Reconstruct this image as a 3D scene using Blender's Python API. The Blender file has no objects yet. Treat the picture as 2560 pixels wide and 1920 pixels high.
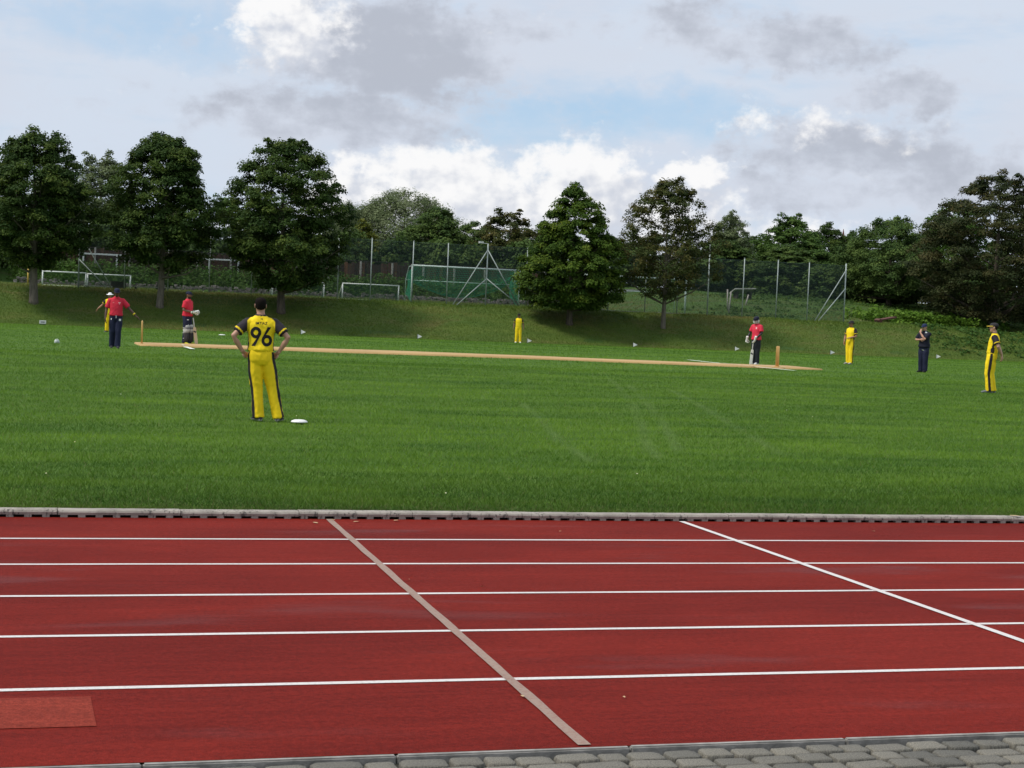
import bpy, bmesh, math, random
import numpy as np
from mathutils import Vector, Matrix, noise as mnoise
from mathutils.bvhtree import BVHTree

S = bpy.context.scene
COL = S.collection
R = math.radians

# ---------------------------------------------------------------- camera
yaw, pitch, roll = R(16.763), R(-2.372), R(2.473)
fw = Vector((math.sin(yaw)*math.cos(pitch), math.cos(yaw)*math.cos(pitch), math.sin(pitch)))
rt = Vector((math.cos(yaw), -math.sin(yaw), 0))
up = rt.cross(fw)
r2 = rt*math.cos(roll) + up*math.sin(roll)
u2 = -rt*math.sin(roll) + up*math.cos(roll)
cd = bpy.data.cameras.new('camera')
cam = bpy.data.objects.new('camera', cd); COL.objects.link(cam)
M = Matrix((r2, u2, -fw)).transposed().to_4x4(); M.translation = Vector((0, 0, 1.789))
cam.matrix_world = M
cd.sensor_width = 36.0; cd.lens = 4216.26/2560*36.0
cd.clip_start = 0.1; cd.clip_end = 5000
S.camera = cam

# ---------------------------------------------------------------- world, sun, exposure
SUN_AZ, SUN_EL = R(-92), R(54)          # azimuth clockwise from +Y
class NT:
    def __init__(s, tree): s.t = tree
    def n(s, kind, **kw):
        o = s.t.nodes.new(kind)
        for k, v in kw.items(): setattr(o, k, v)
        return o
    def put(s, sock, v):
        if hasattr(v, 'is_output') or isinstance(v, bpy.types.NodeSocket): s.t.links.new(v, sock)
        else: sock.default_value = v
    def m(s, op, a, b=None, c=None, clamp=False):
        o = s.n('ShaderNodeMath', operation=op, use_clamp=clamp)
        for i, v in enumerate((a, b, c)):
            if v is not None: s.put(o.inputs[i], v)
        return o.outputs[0]
    def vm(s, op, a, b=None):
        o = s.n('ShaderNodeVectorMath', operation=op)
        s.put(o.inputs[0], a)
        if b is not None: s.put(o.inputs[1], b)
        return o.outputs[0]
    def mix(s, f, a, b, blend='MIX'):
        o = s.n('ShaderNodeMix', data_type='RGBA', blend_type=blend)
        s.put(o.inputs[0], f); s.put(o.inputs[6], a); s.put(o.inputs[7], b)
        return o.outputs[2]
    def ss(s, v, lo, hi, a=0.0, b=1.0):
        o = s.n('ShaderNodeMapRange', interpolation_type='SMOOTHSTEP')
        s.put(o.inputs[0], v); s.put(o.inputs[1], lo); s.put(o.inputs[2], hi); s.put(o.inputs[3], a); s.put(o.inputs[4], b)
        return o.outputs[0]
    def noise(s, vec, scale, detail=4, rough=0.55, dist=0.0, dim='3D'):
        o = s.n('ShaderNodeTexNoise', noise_dimensions=dim)
        s.put(o.inputs['Vector'], vec); o.inputs['Scale'].default_value = scale
        o.inputs['Detail'].default_value = detail; o.inputs['Roughness'].default_value = rough
        o.inputs['Distortion'].default_value = dist
        return o.outputs['Fac']
    def xyz(s, x, y, z):
        o = s.n('ShaderNodeCombineXYZ')
        for i, v in enumerate((x, y, z)): s.put(o.inputs[i], v)
        return o.outputs[0]
    def sep(s, v):
        o = s.n('ShaderNodeSeparateXYZ'); s.put(o.inputs[0], v); return o.outputs

def build_world():
    w = bpy.data.worlds.new('World'); S.world = w; w.use_nodes = True
    t = w.node_tree; t.nodes.clear(); g = NT(t)
    out = g.n('ShaderNodeOutputWorld'); bg = g.n('ShaderNodeBackground')
    t.links.new(bg.outputs[0], out.inputs[0]); bg.inputs[1].default_value = 0.1
    sky = g.n('ShaderNodeTexSky', sky_type='NISHITA', sun_disc=False)
    sky.sun_elevation = SUN_EL; sky.sun_rotation = SUN_AZ
    sky.air_density = 1.0; sky.dust_density = 0.6; sky.ozone_density = 1.5
    tc = g.n('ShaderNodeTexCoord')
    d = g.sep(g.vm('NORMALIZE', tc.outputs['Generated']))
    az = g.m('MULTIPLY', g.m('ARCTAN2', d[0], d[1]), 57.29578)
    el = g.m('MULTIPLY', g.m('ARCSINE', d[2]), 57.29578)
    # warp so that cloud edges billow
    wv = g.xyz(g.m('MULTIPLY', az, 0.35), g.m('MULTIPLY', el, 0.5), 3.0)
    wn = g.n('ShaderNodeTexNoise', noise_dimensions='2D'); g.put(wn.inputs['Vector'], wv); wn.inputs['Scale'].default_value = 1.3; wn.inputs['Detail'].default_value = 5; wn.inputs['Roughness'].default_value = 0.6
    ws = g.sep(wn.outputs['Color'])
    azw = g.m('ADD', az, g.m('MULTIPLY', g.m('SUBTRACT', ws[0], 0.5), 3.6)); elw = g.m('ADD', el, g.m('MULTIPLY', g.m('SUBTRACT', ws[1], 0.5), 1.9))
    def blobs(lst, a, e):
        acc = None
        for (ca, ce, ra, re, k) in lst:
            x = g.m('MULTIPLY', g.m('SUBTRACT', a, ca), 1/ra); y = g.m('MULTIPLY', g.m('SUBTRACT', e, ce), 1/re)
            q = g.m('MULTIPLY_ADD', x, x, g.m('MULTIPLY', y, y))
            v = g.m('MULTIPLY_ADD', q, -0.55*k, k)
            acc = v if acc is None else g.m('MAXIMUM', acc, v)
        return g.m('MAXIMUM', acc, 0.0)
    # thin high veil, streaked, everywhere
    veil = g.noise(g.xyz(g.m('MULTIPLY', az, 0.10), g.m('MULTIPLY_ADD', el, 0.42, 3.7), 0.0), 1.0, 5, 0.62, 0.0, '2D')
    blue = blobs([(20.5, 6.9, 4.6, 0.9, 0.85), (4.6, 8.9, 4.0, 1.1, 0.75), (15.6, 6.0, 4.0, 0.6, 0.6), (17.3, 7.6, 2.2, 0.5, 0.4)], azw, elw)
    vfac = g.m('MULTIPLY', g.ss(veil, 0.28, 0.55, 0.55, 1.0), g.m('SUBTRACT', 1.0, g.m('MULTIPLY', blue, 0.85)))
    base = g.mix(vfac, g.mix(0.6, sky.outputs[0], (3.7, 5.8, 8.2, 1)), (5.65, 6.3, 7.3, 1))
    # grey cloud banks
    gv = g.xyz(g.m('MULTIPLY', az, 0.14), g.m('MULTIPLY', el, 0.36), 7.3)
    gn = g.noise(gv, 1.0, 4, 0.58, 0.0, '2D')
    grey = blobs([(12.8, 8.6, 4.0, 1.7, 1.15), (10.6, 6.3, 4.2, 1.05, 0.95), (27.5, 5.9, 3.8, 1.0, 1.0), (25.9, 9.3, 3.0, 1.0, 0.85),
                  (29.2, 7.8, 2.2, 0.8, 0.85), (31.5, 5.0, 3.8, 1.4, 0.85), (22.6, 9.7, 2.4, 0.9, 0.75), (17.0, 9.6, 2.0, 1.0, 0.6), (26.0, 4.4, 3.2, 0.8, 0.85)], azw, elw)
    fine = g.m('MULTIPLY', g.m('SUBTRACT', g.noise(g.xyz(az, g.m('MULTIPLY', el, 1.5), 2.0), 0.8, 5, 0.6, 0.0, '2D'), 0.5), 1.3)
    gd = g.m('ADD', grey, fine)
    gf = g.m('MAXIMUM', g.ss(gn, 0.40, 0.68, 0.0, 0.65), g.ss(gd, -0.12, 0.75, 0.0, 0.97))
    gshade = g.ss(g.m('ADD', g.m('MULTIPLY', gd, -0.55), gn), -0.15, 0.42)
    c = g.mix(gf, base, g.mix(gshade, (4.15, 4.45, 5.15, 1), (5.7, 6.1, 6.95, 1)))
    # sunlit cumulus
    WB = [(8.9, 9.2, 2.0, 1.3, 1.0), (14.3, 3.4, 4.0, 1.9, 1.15), (18.9, 4.3, 2.1, 1.7, 1.1), (10.9, 3.9, 1.0, 1.2, 1.05), (22.5, 5.0, 1.0, 0.6, 0.9), (21.6, 3.3, 2.6, 1.25, 0.95),
          (26.0, 6.75, 2.8, 0.60, 0.46), (17.0, 2.0, 9.0, 1.7, 1.0), (25.5, 2.8, 3.6, 0.9, 0.7), (29.0, 6.3, 1.8, .5, .32)]
    def wden(da, de, det):
        b = blobs(WB, g.m('ADD', azw, da), g.m('ADD', elw, de))
        f = g.noise(g.xyz(g.m('ADD', az, da), g.m('MULTIPLY', g.m('ADD', el, de), 1.25), 5.0), 1.0, det, 0.6, 0.0, '2D')
        return g.m('MULTIPLY_ADD', g.m('SUBTRACT', f, 0.5), 1.25, b)
    D = wden(0.0, 0.0, 6); D2 = wden(-0.45, 0.75, 2)
    lit = g.ss(g.m('SUBTRACT', D, D2), -0.42, 0.50)
    wf = g.m('MULTIPLY', g.ss(D, 0.18, 0.80, 0.0, 0.95), g.ss(el, 1.5, 3.6, 0.45, 1.0))
    c = g.mix(wf, c, g.mix(lit, (5.5, 5.8, 6.5, 1), (8.5, 8.45, 8.45, 1)))
    t.links.new(c, bg.inputs[0])
    w.cycles.sampling_method = 'MANUAL'; w.cycles.sample_map_resolution = 512
build_world()

sd = bpy.data.lights.new('sun', 'SUN'); sd.energy = 2.8; sd.angle = R(14); sd.color = (1.0, 0.95, 0.88)
sun = bpy.data.objects.new('sun', sd); COL.objects.link(sun)
sv = Vector((math.sin(SUN_AZ)*math.cos(SUN_EL), math.cos(SUN_AZ)*math.cos(SUN_EL), math.sin(SUN_EL)))
sun.rotation_euler = sv.to_track_quat('Z', 'Y').to_euler(); sun.location = (-20, 20, 40)

S.view_settings.view_transform = 'Standard'; S.view_settings.look = 'None'
S.view_settings.exposure = 0.2; S.view_settings.gamma = 1.0
S.view_settings.use_curve_mapping = False
S.render.engine = 'CYCLES'
S.cycles.max_bounces = 4; S.cycles.diffuse_bounces = 3; S.cycles.glossy_bounces = 2; S.cycles.transmission_bounces = 2; S.cycles.transparent_max_bounces = 4

# ---------------------------------------------------------------- helpers
def link(name, me, parent=None, mats=(), smooth=False):
    o = bpy.data.objects.new(name, me); COL.objects.link(o)
    if parent is not None: o.parent = parent
    if me is not None:
        for m in (mats if isinstance(mats, (list, tuple)) else [mats]):
            if not me.materials or m.name not in [x.name for x in me.materials]: me.materials.append(m)
        if smooth: me.polygons.foreach_set('use_smooth', [True]*len(me.polygons))
    return o
def tag(o, label=None, cat=None, group=None, kind=None):
    if label: o['label'] = label
    if cat: o['category'] = cat
    if group: o['group'] = group
    if kind: o['kind'] = kind
    return o
def empty(name, loc=(0, 0, 0), rz=0.0):
    o = bpy.data.objects.new(name, None); COL.objects.link(o)
    o.location = loc; o.rotation_euler = (0, 0, rz); o.empty_display_size = 0.3
    return o
def np_mesh(name, V, F, col=None, attr='col'):
    V = np.asarray(V, np.float32); F = np.asarray(F, np.int32); k = F.shape[1]
    me = bpy.data.meshes.new(name)
    me.vertices.add(len(V)); me.vertices.foreach_set('co', V.ravel())
    me.loops.add(F.size); me.loops.foreach_set('vertex_index', F.ravel())
    me.polygons.add(len(F)); me.polygons.foreach_set('loop_start', np.arange(0, F.size, k, dtype=np.int32))
    me.update(calc_edges=True)
    if col is not None: set_col(me, col, attr)
    return me
def set_col(me, col, attr='col'):
    a = me.color_attributes.new(attr, 'FLOAT_COLOR', 'POINT')
    c = np.ones((len(me.vertices), 4), np.float32); c[:, :3] = col
    a.data.foreach_set('color', c.ravel())
class MB:
    def __init__(s): s.v = []; s.f = []
    def add(s, V, F):
        b = len(s.v); s.v += [tuple(x) for x in V]; s.f += [tuple(i+b for i in q) for q in F]
    def box(s, c, d, rz=0.0, rx=0.0, ry=0.0):
        m = Matrix.Rotation(rz, 3, 'Z') @ Matrix.Rotation(ry, 3, 'Y') @ Matrix.Rotation(rx, 3, 'X')
        V = [Vector(c) + m @ Vector((x*d[0]/2, y*d[1]/2, z*d[2]/2)) for z in (-1, 1) for x, y in ((-1, -1), (1, -1), (1, 1), (-1, 1))]
        s.add(V, [(3, 2, 1, 0), (4, 5, 6, 7), (0, 1, 5, 4), (1, 2, 6, 5), (2, 3, 7, 6), (3, 0, 4, 7)])
    def tube(s, pts, rad, n=8, cap=True, flat=1.0):
        pts = [Vector(p) for p in pts]; rad = rad if isinstance(rad, (list, tuple)) else [rad]*len(pts)
        V = []; F = []; ref = None
        for i, p in enumerate(pts):
            d = (pts[min(i+1, len(pts)-1)] - pts[max(i-1, 0)]).normalized()
            if ref is None: ref = Vector((1, 0, 0)) if abs(d.x) < 0.8 else Vector((0, 1, 0))
            a = (ref - d*ref.dot(d)).normalized(); b = d.cross(a); ref = a
            for k in range(n):
                t = 2*math.pi*k/n; V.append(p + (a*math.cos(t) + b*math.sin(t)*flat)*rad[i])
        for i in range(len(pts)-1):
            for k in range(n):
                q = (k+1) % n; F.append((i*n+k, i*n+q, (i+1)*n+q, (i+1)*n+k))
        if cap: F += [tuple(range(n-1, -1, -1)), tuple((len(pts)-1)*n+k for k in range(n))]
        s.add(V, F)
    def loft(s, rings, cap=True):
        n = len(rings[0]); V = [p for r in rings for p in r]; F = []
        for i in range(len(rings)-1):
            for k in range(n):
                q = (k+1) % n; F.append((i*n+k, i*n+q, (i+1)*n+q, (i+1)*n+k))
        if cap: F += [tuple(range(n-1, -1, -1)), tuple((len(rings)-1)*n+k for k in range(n))]
        s.add(V, F)
    def lathe(s, prof, n=24, c=(0, 0, 0), sx=1.0, sy=1.0):
        s.loft([[Vector((c[0]+r*sx*math.cos(2*math.pi*k/n), c[1]+r*sy*math.sin(2*math.pi*k/n), c[2]+z)) for k in range(n)] for r, z in prof])
    def mesh(s, name):
        me = bpy.data.meshes.new(name); me.from_pydata([tuple(x) for x in s.v], [], s.f); me.update(); return me
    def build(s, name, mat, parent=None, smooth=False, bevel=0.0):
        me = s.mesh(name)
        if bevel:
            bm = bmesh.new(); bm.from_mesh(me)
            bmesh.ops.bevel(bm, geom=list(bm.edges), offset=bevel, segments=2, affect='EDGES', clamp_overlap=True)
            bm.to_mesh(me); bm.free()
        return link(name, me, parent, mat, smooth)

rng = np.random.default_rng(7); random.seed(7)
_VG = {}
def vnoise(x, y, scale, seed=0, oct=3):
    """smooth value noise 0..1 for numpy arrays"""
    x = np.asarray(x, float); y = np.asarray(y, float); tot = 0; amp = 1; s = 0
    for o in range(oct):
        g = _VG.get(seed*31+o)
        if g is None: g = _VG[seed*31+o] = np.random.default_rng(seed*31+o).random((256, 256))
        u = x/scale*(2**o) + 57.3; v = y/scale*(2**o) + 31.7
        iu = np.floor(u).astype(int); iv = np.floor(v).astype(int); fu = u-iu; fv = v-iv
        fu = fu*fu*(3-2*fu); fv = fv*fv*(3-2*fv)
        a = g[iu % 256, iv % 256]; b = g[(iu+1) % 256, iv % 256]; c = g[iu % 256, (iv+1) % 256]; d = g[(iu+1) % 256, (iv+1) % 256]
        tot = tot + amp*((a*(1-fu)+b*fu)*(1-fv) + (c*(1-fu)+d*fu)*fv); s += amp; amp *= 0.5
    return tot/s

# ---------------------------------------------------------------- materials
def newmat(name):
    m = bpy.data.materials.new(name); m.use_nodes = True
    t = m.node_tree; g = NT(t); b = t.nodes['Principled BSDF']
    return m, g, b
def bump(g, b, h, strength=0.3, dist=0.02):
    o = g.n('ShaderNodeBump'); o.inputs['Strength'].default_value = strength; o.inputs['Distance'].default_value = dist
    g.put(o.inputs['Height'], h); g.t.links.new(o.outputs[0], b.inputs['Normal'])
def pmat(name, c1, c2=None, scale=8.0, rough=0.7, bstr=0.0, bscale=None, metal=0.0, stretch=(1, 1, 1), spec=0.5, lo=0.35, hi=0.65):
    m, g, b = newmat(name)
    tc = g.n('ShaderNodeTexCoord'); v = g.vm('MULTIPLY', tc.outputs['Object'], stretch)
    b.inputs['Roughness'].default_value = rough; b.inputs['Metallic'].default_value = metal
    b.inputs['Specular IOR Level'].default_value = spec
    if c2 is None: c2 = tuple(x*0.8 for x in c1)
    f = g.ss(g.noise(v, scale, 5, 0.6), lo, hi)
    g.put(b.inputs['Base Color'], g.mix(f, (*c1, 1), (*c2, 1)))
    if bstr: bump(g, b, g.noise(v, bscale or scale*4, 4, 0.6), bstr)
    return m
def attrmat(name, rough=0.8, trans=0.0, bstr=0.0, bscale=60, spec=0.3, vary=0.0, vscale=3.0, attr='col'):
    m, g, b = newmat(name)
    a = g.n('ShaderNodeAttribute', attribute_name=attr); c = a.outputs['Color']
    tc = g.n('ShaderNodeTexCoord')
    if vary:
        f = g.noise(tc.outputs['Object'], vscale, 3, 0.6)
        c = g.mix(1.0, c, g.mix(f, (1-vary, 1-vary, 1-vary, 1), (1+vary, 1+vary, 1+vary, 1)), 'MULTIPLY')
    b.inputs['Roughness'].default_value = rough; b.inputs['Specular IOR Level'].default_value = spec
    g.put(b.inputs['Base Color'], c)
    if bstr: bump(g, b, g.noise(tc.outputs['Object'], bscale, 3, 0.6), bstr, 0.01)
    if trans:
        tr = g.n('ShaderNodeBsdfTranslucent'); g.put(tr.inputs[0], c)
        mx = g.n('ShaderNodeMixShader'); mx.inputs[0].default_value = trans
        out = g.t.nodes['Material Output']
        g.t.links.new(b.outputs[0], mx.inputs[1]); g.t.links.new(tr.outputs[0], mx.inputs[2]); g.t.links.new(mx.outputs[0], out.inputs[0])
    return m

def grass_ground(name, a, b_, c, patch=6.0, brown=None, bfac=0.0):
    m, g, b = newmat(name)
    tc = g.n('ShaderNodeTexCoord'); P = tc.outputs['Object']
    st = g.vm('MULTIPLY', P, (0.35, 1.0, 1.0))
    n1 = g.ss(g.noise(st, 1.0/patch*2.2, 5, 0.6, 0.3), 0.34, 0.66)
    n2 = g.ss(g.noise(st, 3.0, 4, 0.7), 0.3, 0.7)
    n3 = g.noise(P, 42.0, 3, 0.7)
    col = g.mix(n1, (*a, 1), (*b_, 1)); col = g.mix(g.m('MULTIPLY', n2, 0.45), col, (*c, 1))
    if brown:
        nb = g.ss(g.noise(g.vm('MULTIPLY', P, (0.5, 1.0, 1.0)), 0.55, 6, 0.65, 0.4), 0.5, 0.68, 0.0, bfac)
        col = g.mix(nb, col, (*brown, 1))
    col = g.mix(1.0, col, g.mix(g.ss(n3, 0.3, 0.7), (0.72, 0.72, 0.72, 1), (1.22, 1.22, 1.2, 1)), 'MULTIPLY')
    g.put(b.inputs['Base Color'], col); b.inputs['Roughness'].default_value = 0.85
    b.inputs['Specular IOR Level'].default_value = 0.15
    bump(g, b, g.m('ADD', n3, g.noise(st, 9.0, 3, 0.7)), 0.8, 0.05)
    return m

# ---------------------------------------------------------------- terrain
def sst(a, b, x):
    t = np.clip((np.asarray(x, float)-a)/(b-a), 0, 1); return t*t*(3-2*t)
def field_z(Y):
    t = np.clip((np.asarray(Y, float)-14.2)/(98-14.2), 0, 1); return 0.05 + 0.26*np.sin(np.pi*t)**0.8
def terrain(X, Y):
    X = np.asarray(X, float); Y = np.asarray(Y, float)
    z = field_z(Y)
    bank = 2.15 + 0.10*(vnoise(X, Y, 6.0, 3)-0.5) - 0.28*sst(58, 70, X)
    t = np.clip((Y-96.9)/(104.2-96.9), 0, 1); prof = 0.35*t + 0.65*t*t*(3-2*t)
    z = z + bank*prof
    z = z + 0.012*np.clip(Y-104.2, 0, 22)
    z = z + 1.15*sst(128.6, 131.6, Y)*(1-sst(38, 46, X))
    z = z + sst(39, 49, X)*(1.5*sst(106.5, 121, Y) + 0.6*sst(118, 135, Y))
    z = z + 2.0*sst(140, 240, Y)
    bumps = (vnoise(X, Y, 2.2, 5)-0.5)
    z = z + bumps*(0.16*sst(97.5, 100, Y) + 0.12*sst(105, 112, Y)*sst(40, 50, X)) + (vnoise(X, Y, 9.0, 8)-0.5)*0.05*sst(18, 30, Y)*(1-sst(90, 97, Y))
    return z
def tz(x, y): return float(terrain(x, y))
def grid_mesh(name, xs, ys, zf):
    X, Y = np.meshgrid(xs, ys); Z = zf(X, Y)
    V = np.stack([X.ravel(), Y.ravel(), Z.ravel()], 1); nx = len(xs); ny = len(ys)
    i = (np.arange(ny-1)[:, None]*nx + np.arange(nx-1)[None, :]).ravel()
    return np_mesh(name, V, np.stack([i, i+1, i+1+nx, i+nx], 1))
far_x = np.array([-1800, -900, -400, -200, -100, -60, -40, -25], float)
midx = np.arange(-15, 110.1, 1.0)
far_x2 = np.array([120, 140, 180, 260, 500, 1000, 1800], float)
XS = np.concatenate([far_x, midx, far_x2])

M_field = grass_ground('mown_turf', (0.066, 0.143, 0.014), (0.106, 0.192, 0.020), (0.054, 0.122, 0.016), 3.2)
M_bank = grass_ground('rough_grass', (0.066, 0.115, 0.018), (0.105, 0.150, 0.026), (0.058, 0.098, 0.016), 4.0, (0.15, 0.122, 0.045), 0.55)
M_ground = grass_ground('park_grass', (0.05, 0.105, 0.018), (0.075, 0.135, 0.028), (0.04, 0.08, 0.018), 5.0, (0.10, 0.085, 0.04), 0.5)

o = link('playing_field', grid_mesh('playing_field', XS, np.concatenate([np.arange(14.12, 30, 0.5), np.arange(30, 96.95, 1.0), [96.95]]), terrain), None, M_field, True)
tag(o, kind='structure')
o = link('grass_bank', grid_mesh('grass_bank', np.concatenate([far_x, np.arange(-15, 110.1, 0.5), far_x2]), np.concatenate([[96.95], np.arange(97.2, 105.6, 0.3)]), terrain), None, M_bank, True)
tag(o, kind='structure')
def under(X, Y):
    z = terrain(X, Y); return np.where(Y < 105.3, z-0.12-0.15*(Y < 16), z)
o = link('ground', grid_mesh('ground', XS, np.concatenate([[-1800, -600, -200, -60, -20, 0, 6, 10, 14, 16, 30, 60, 90, 97, 100, 103, 105.2], np.arange(105.5, 150, 1.2), [155, 165, 180, 200, 240, 300, 500, 1000, 1800]]), under), None, M_ground, True)
tag(o, kind='structure')

# ---------------------------------------------------------------- running track
def track_mat(name, base, alt, stain):
    m, g, b = newmat(name)
    tc = g.n('ShaderNodeTexCoord'); P = tc.outputs['Object']
    st = g.vm('MULTIPLY', P, (0.35, 1.0, 1.0))
    n1 = g.ss(g.noise(st, 0.9, 5, 0.6, 0.4), 0.35, 0.65)
    n2 = g.ss(g.noise(g.vm('ADD', g.vm('MULTIPLY', P, (0.5, 1.6, 1.0)), (3.1, 0.4, 0.0)), 0.8, 4, 0.5, 0.2), 0.56, 0.72, 0.0, 0.6)
    n3 = g.noise(P, 170.0, 3, 0.8); n4 = g.noise(P, 30.0, 5, 0.8); n5 = g.noise(g.vm('MULTIPLY', P, (0.15, 1.0, 1.0)), 14.0, 3, 0.6)
    col = g.mix(n1, (*base, 1), (*alt, 1)); col = g.mix(n2, col, (*stain, 1))
    col = g.mix(1.0, col, g.mix(g.ss(n3, 0.32, 0.68), (0.62, 0.60, 0.60, 1), (1.32, 1.30, 1.28, 1)), 'MULTIPLY')
    col = g.mix(1.0, col, g.mix(g.ss(n4, 0.3, 0.7), (0.74, 0.72, 0.72, 1), (1.22, 1.22, 1.22, 1)), 'MULTIPLY')
    col = g.mix(1.0, col, g.mix(g.ss(n5, 0.3, 0.7), (0.9, 0.9, 0.9, 1), (1.08, 1.08, 1.08, 1)), 'MULTIPLY')
    g.put(b.inputs['Base Color'], col)
    g.put(b.inputs['Roughness'], g.ss(n2, 0.0, 0.6, 0.8, 0.6)); b.inputs['Specular IOR Level'].default_value = 0.06
    bump(g, b, n3, 0.6, 0.012)
    return m
M_track = track_mat('red_track_granules', (0.206, 0.0195, 0.0125), (0.156, 0.0145, 0.010), (0.138, 0.029, 0.027))
M_patch = track_mat('red_track_repair', (0.265, 0.044, 0.028), (0.24, 0.038, 0.024), (0.23, 0.042, 0.03))
def line_mat(name, c, wear):
    m, g, b = newmat(name); tc = g.n('ShaderNodeTexCoord'); P = tc.outputs['Object']
    w = g.ss(g.noise(P, 48.0, 6, 0.8), 0.47, 0.70, 0.0, wear)
    big = g.ss(g.noise(P, 3.0, 4, 0.6), 0.35, 0.7, 0.0, wear*0.6)
    col = g.mix(big, (*c, 1), (c[0]*0.85, c[1]*0.78, c[2]*0.76, 1))
    g.put(b.inputs['Base Color'], g.mix(w, col, (0.22, 0.06, 0.04, 1))); b.inputs['Roughness'].default_value = 0.7
    bump(g, b, g.noise(P, 170.0, 3, 0.8), 0.4, 0.008)
    return m
M_line = line_mat('white_line_paint', (0.66, 0.62, 0.59), 0.45)
M_faded = line_mat('faded_line_paint', (0.30, 0.215, 0.165), 0.85)
TX0, TX1, TY0, TY1 = -60, 90, 6.56, 13.97
track = link('running_track', grid_mesh('running_track', np.linspace(TX0, TX1, 151), np.linspace(TY0, TY1, 9), lambda X, Y: X*0+0.0), None, M_track)
tag(track, kind='structure')
def strip(name, x0, x1, y0, y1, z, mat, parent, wob=0.0, sk=0.0):
    n = max(2, int((x1-x0)/0.25) if x1-x0 > y1-y0 else 2); k = 2 if x1-x0 > y1-y0 else max(2, int((y1-y0)/0.15))
    xs = np.linspace(x0, x1, n); ys = np.linspace(y0, y1, k)
    me = grid_mesh(name, xs, ys, lambda X, Y: X*0+z)
    if wob or sk:
        for v in me.vertices:
            if x1-x0 > y1-y0: v.co.y += wob*(mnoise.noise((v.co.x*1.3, v.co.y*9, 0)))
            else: v.co.x += wob*(mnoise.noise((v.co.y*2.1, v.co.x*30, 4))) + sk*(v.co.y-y0)
    return link(name, me, parent, mat)
for k in range(1, 6):
    yy = 13.95 - 1.22*k + (0.0 if k < 5 else -0.01)
    strip('lane_line', TX0, TX1, yy-0.026, yy+0.026, 0.003, M_line, track, 0.006)
f = strip('faded_cross_line', 2.340, 2.394, 6.58, 13.93, 0.0055, M_faded, track, 0.008, 0.0375); f['label'] = 'worn greyish cross line on the red track'
f = strip('start_line', 5.71, 5.765, 6.58, 13.93, 0.0055, M_line, track, 0.003, 0.013); f['label'] = 'bright white start line crossing the red track'
f = strip('repair_patch', -1.6, 0.41, 7.14, 7.68, 0.003, M_patch, track, 0.008); f['label'] = 'lighter red repair patch on the outer lane'

# litter lying on the track
M_leaf = pmat('dry_leaf', (0.50, 0.36, 0.20), (0.42, 0.27, 0.14), 20, 0.8)
lf = [(2.48, 13.66, .075), (2.66, 13.86, .05), (2.84, 13.74, .065), (3.2, 13.84, .06), (3.02, 10.5, .022), (2.36, 7.45, .04), (2.84, 7.38, .03), (2.6, 10.8, .025), (4.45, 13.2, .04), (9.3, 14.0, .12), (7.4, 13.3, .04)]
LL = ['largest dry leaf scrap left of where the faded cross line meets the kerb', 'dry leaf scrap touching the kerb beside the faded cross line', 'dry leaf scrap just right of the top of the faded cross line', 'dry leaf scrap at the kerb well right of the faded cross line',
      'tiny pale scrap on the third lane right of the faded cross line', 'pale scrap left of the faded cross line on the outer lane', 'pale scrap on the outer lane right of the faded cross line', 'tiny pale scrap on the third lane near the faded cross line', 'small pale scrap on the inner lane between the two cross lines',
      'brown leaf lying on top of the kerb at the right', 'small scrap on the inner lane right of the white start line']
for i, (x, y, s) in enumerate(lf):
    a = random.uniform(0, 6.28); n = 8; V = []
    for k in range(n):
        t = 2*math.pi*k/n; rr = s*0.5*(0.75+0.35*random.random())
        lx = rr*math.cos(t); ly = rr*math.sin(t)*0.5
        V.append((lx*math.cos(a)-ly*math.sin(a), lx*math.sin(a)+ly*math.cos(a), 0.009+0.006*abs(ly)/s+0.003*random.random()))
    V.append((0, 0, 0.009)); me = bpy.data.meshes.new('fallen_leaf'); me.from_pydata(V, [], [(k, (k+1) % n, n) for k in range(n)])
    q = link('fallen_leaf', me, None, M_leaf); q.location = (x, y, 0.0 if y < 13.97 else 0.06)
    tag(q, LL[i], 'leaf', 'dry leaf scraps on the track')

# ---------------------------------------------------------------- kerb between track and field
def kerb_mat():
    m, g, b = newmat('weathered_kerb_concrete'); tc = g.n('ShaderNodeTexCoord'); P = tc.outputs['Object']
    gi = g.n('ShaderNodeObjectInfo')
    Pw = g.vm('ADD', P, g.xyz(g.m('MULTIPLY', gi.outputs['Random'], 37.0), 0.0, 0.0))
    n1 = g.ss(g.noise(Pw, 5.0, 5, 0.65), 0.35, 0.65); n2 = g.noise(g.vm('MULTIPLY', Pw, (1.0, 1.0, 0.35)), 42.0, 4, 0.7)
    pits = g.m('MULTIPLY', g.ss(n2, 0.53, 0.62), g.ss(g.noise(Pw, 3.1, 3, 0.6), 0.42, 0.56))
    col = g.mix(n1, (0.37, 0.335, 0.285, 1), (0.255, 0.23, 0.195, 1))
    col = g.mix(g.m('MULTIPLY', pits, 0.85), col, (0.06, 0.055, 0.05, 1))
    g.put(b.inputs['Base Color'], col); b.inputs['Roughness'].default_value = 0.9
    bump(g, b, g.m('ADD', g.noise(Pw, 90, 4, 0.7), g.m('MULTIPLY', pits, -1.5)), 0.5, 0.012)
    return m
M_kerb = kerb_mat()
M_dark = pmat('near_black_drain', (0.012, 0.011, 0.01), (0.02, 0.018, 0.016), 20, 0.9)  # near-black tone of the box backing the kerb slots
kerb = empty('track_kerb', (0, 13.97, 0)); tag(kerb, kind='structure')
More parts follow.
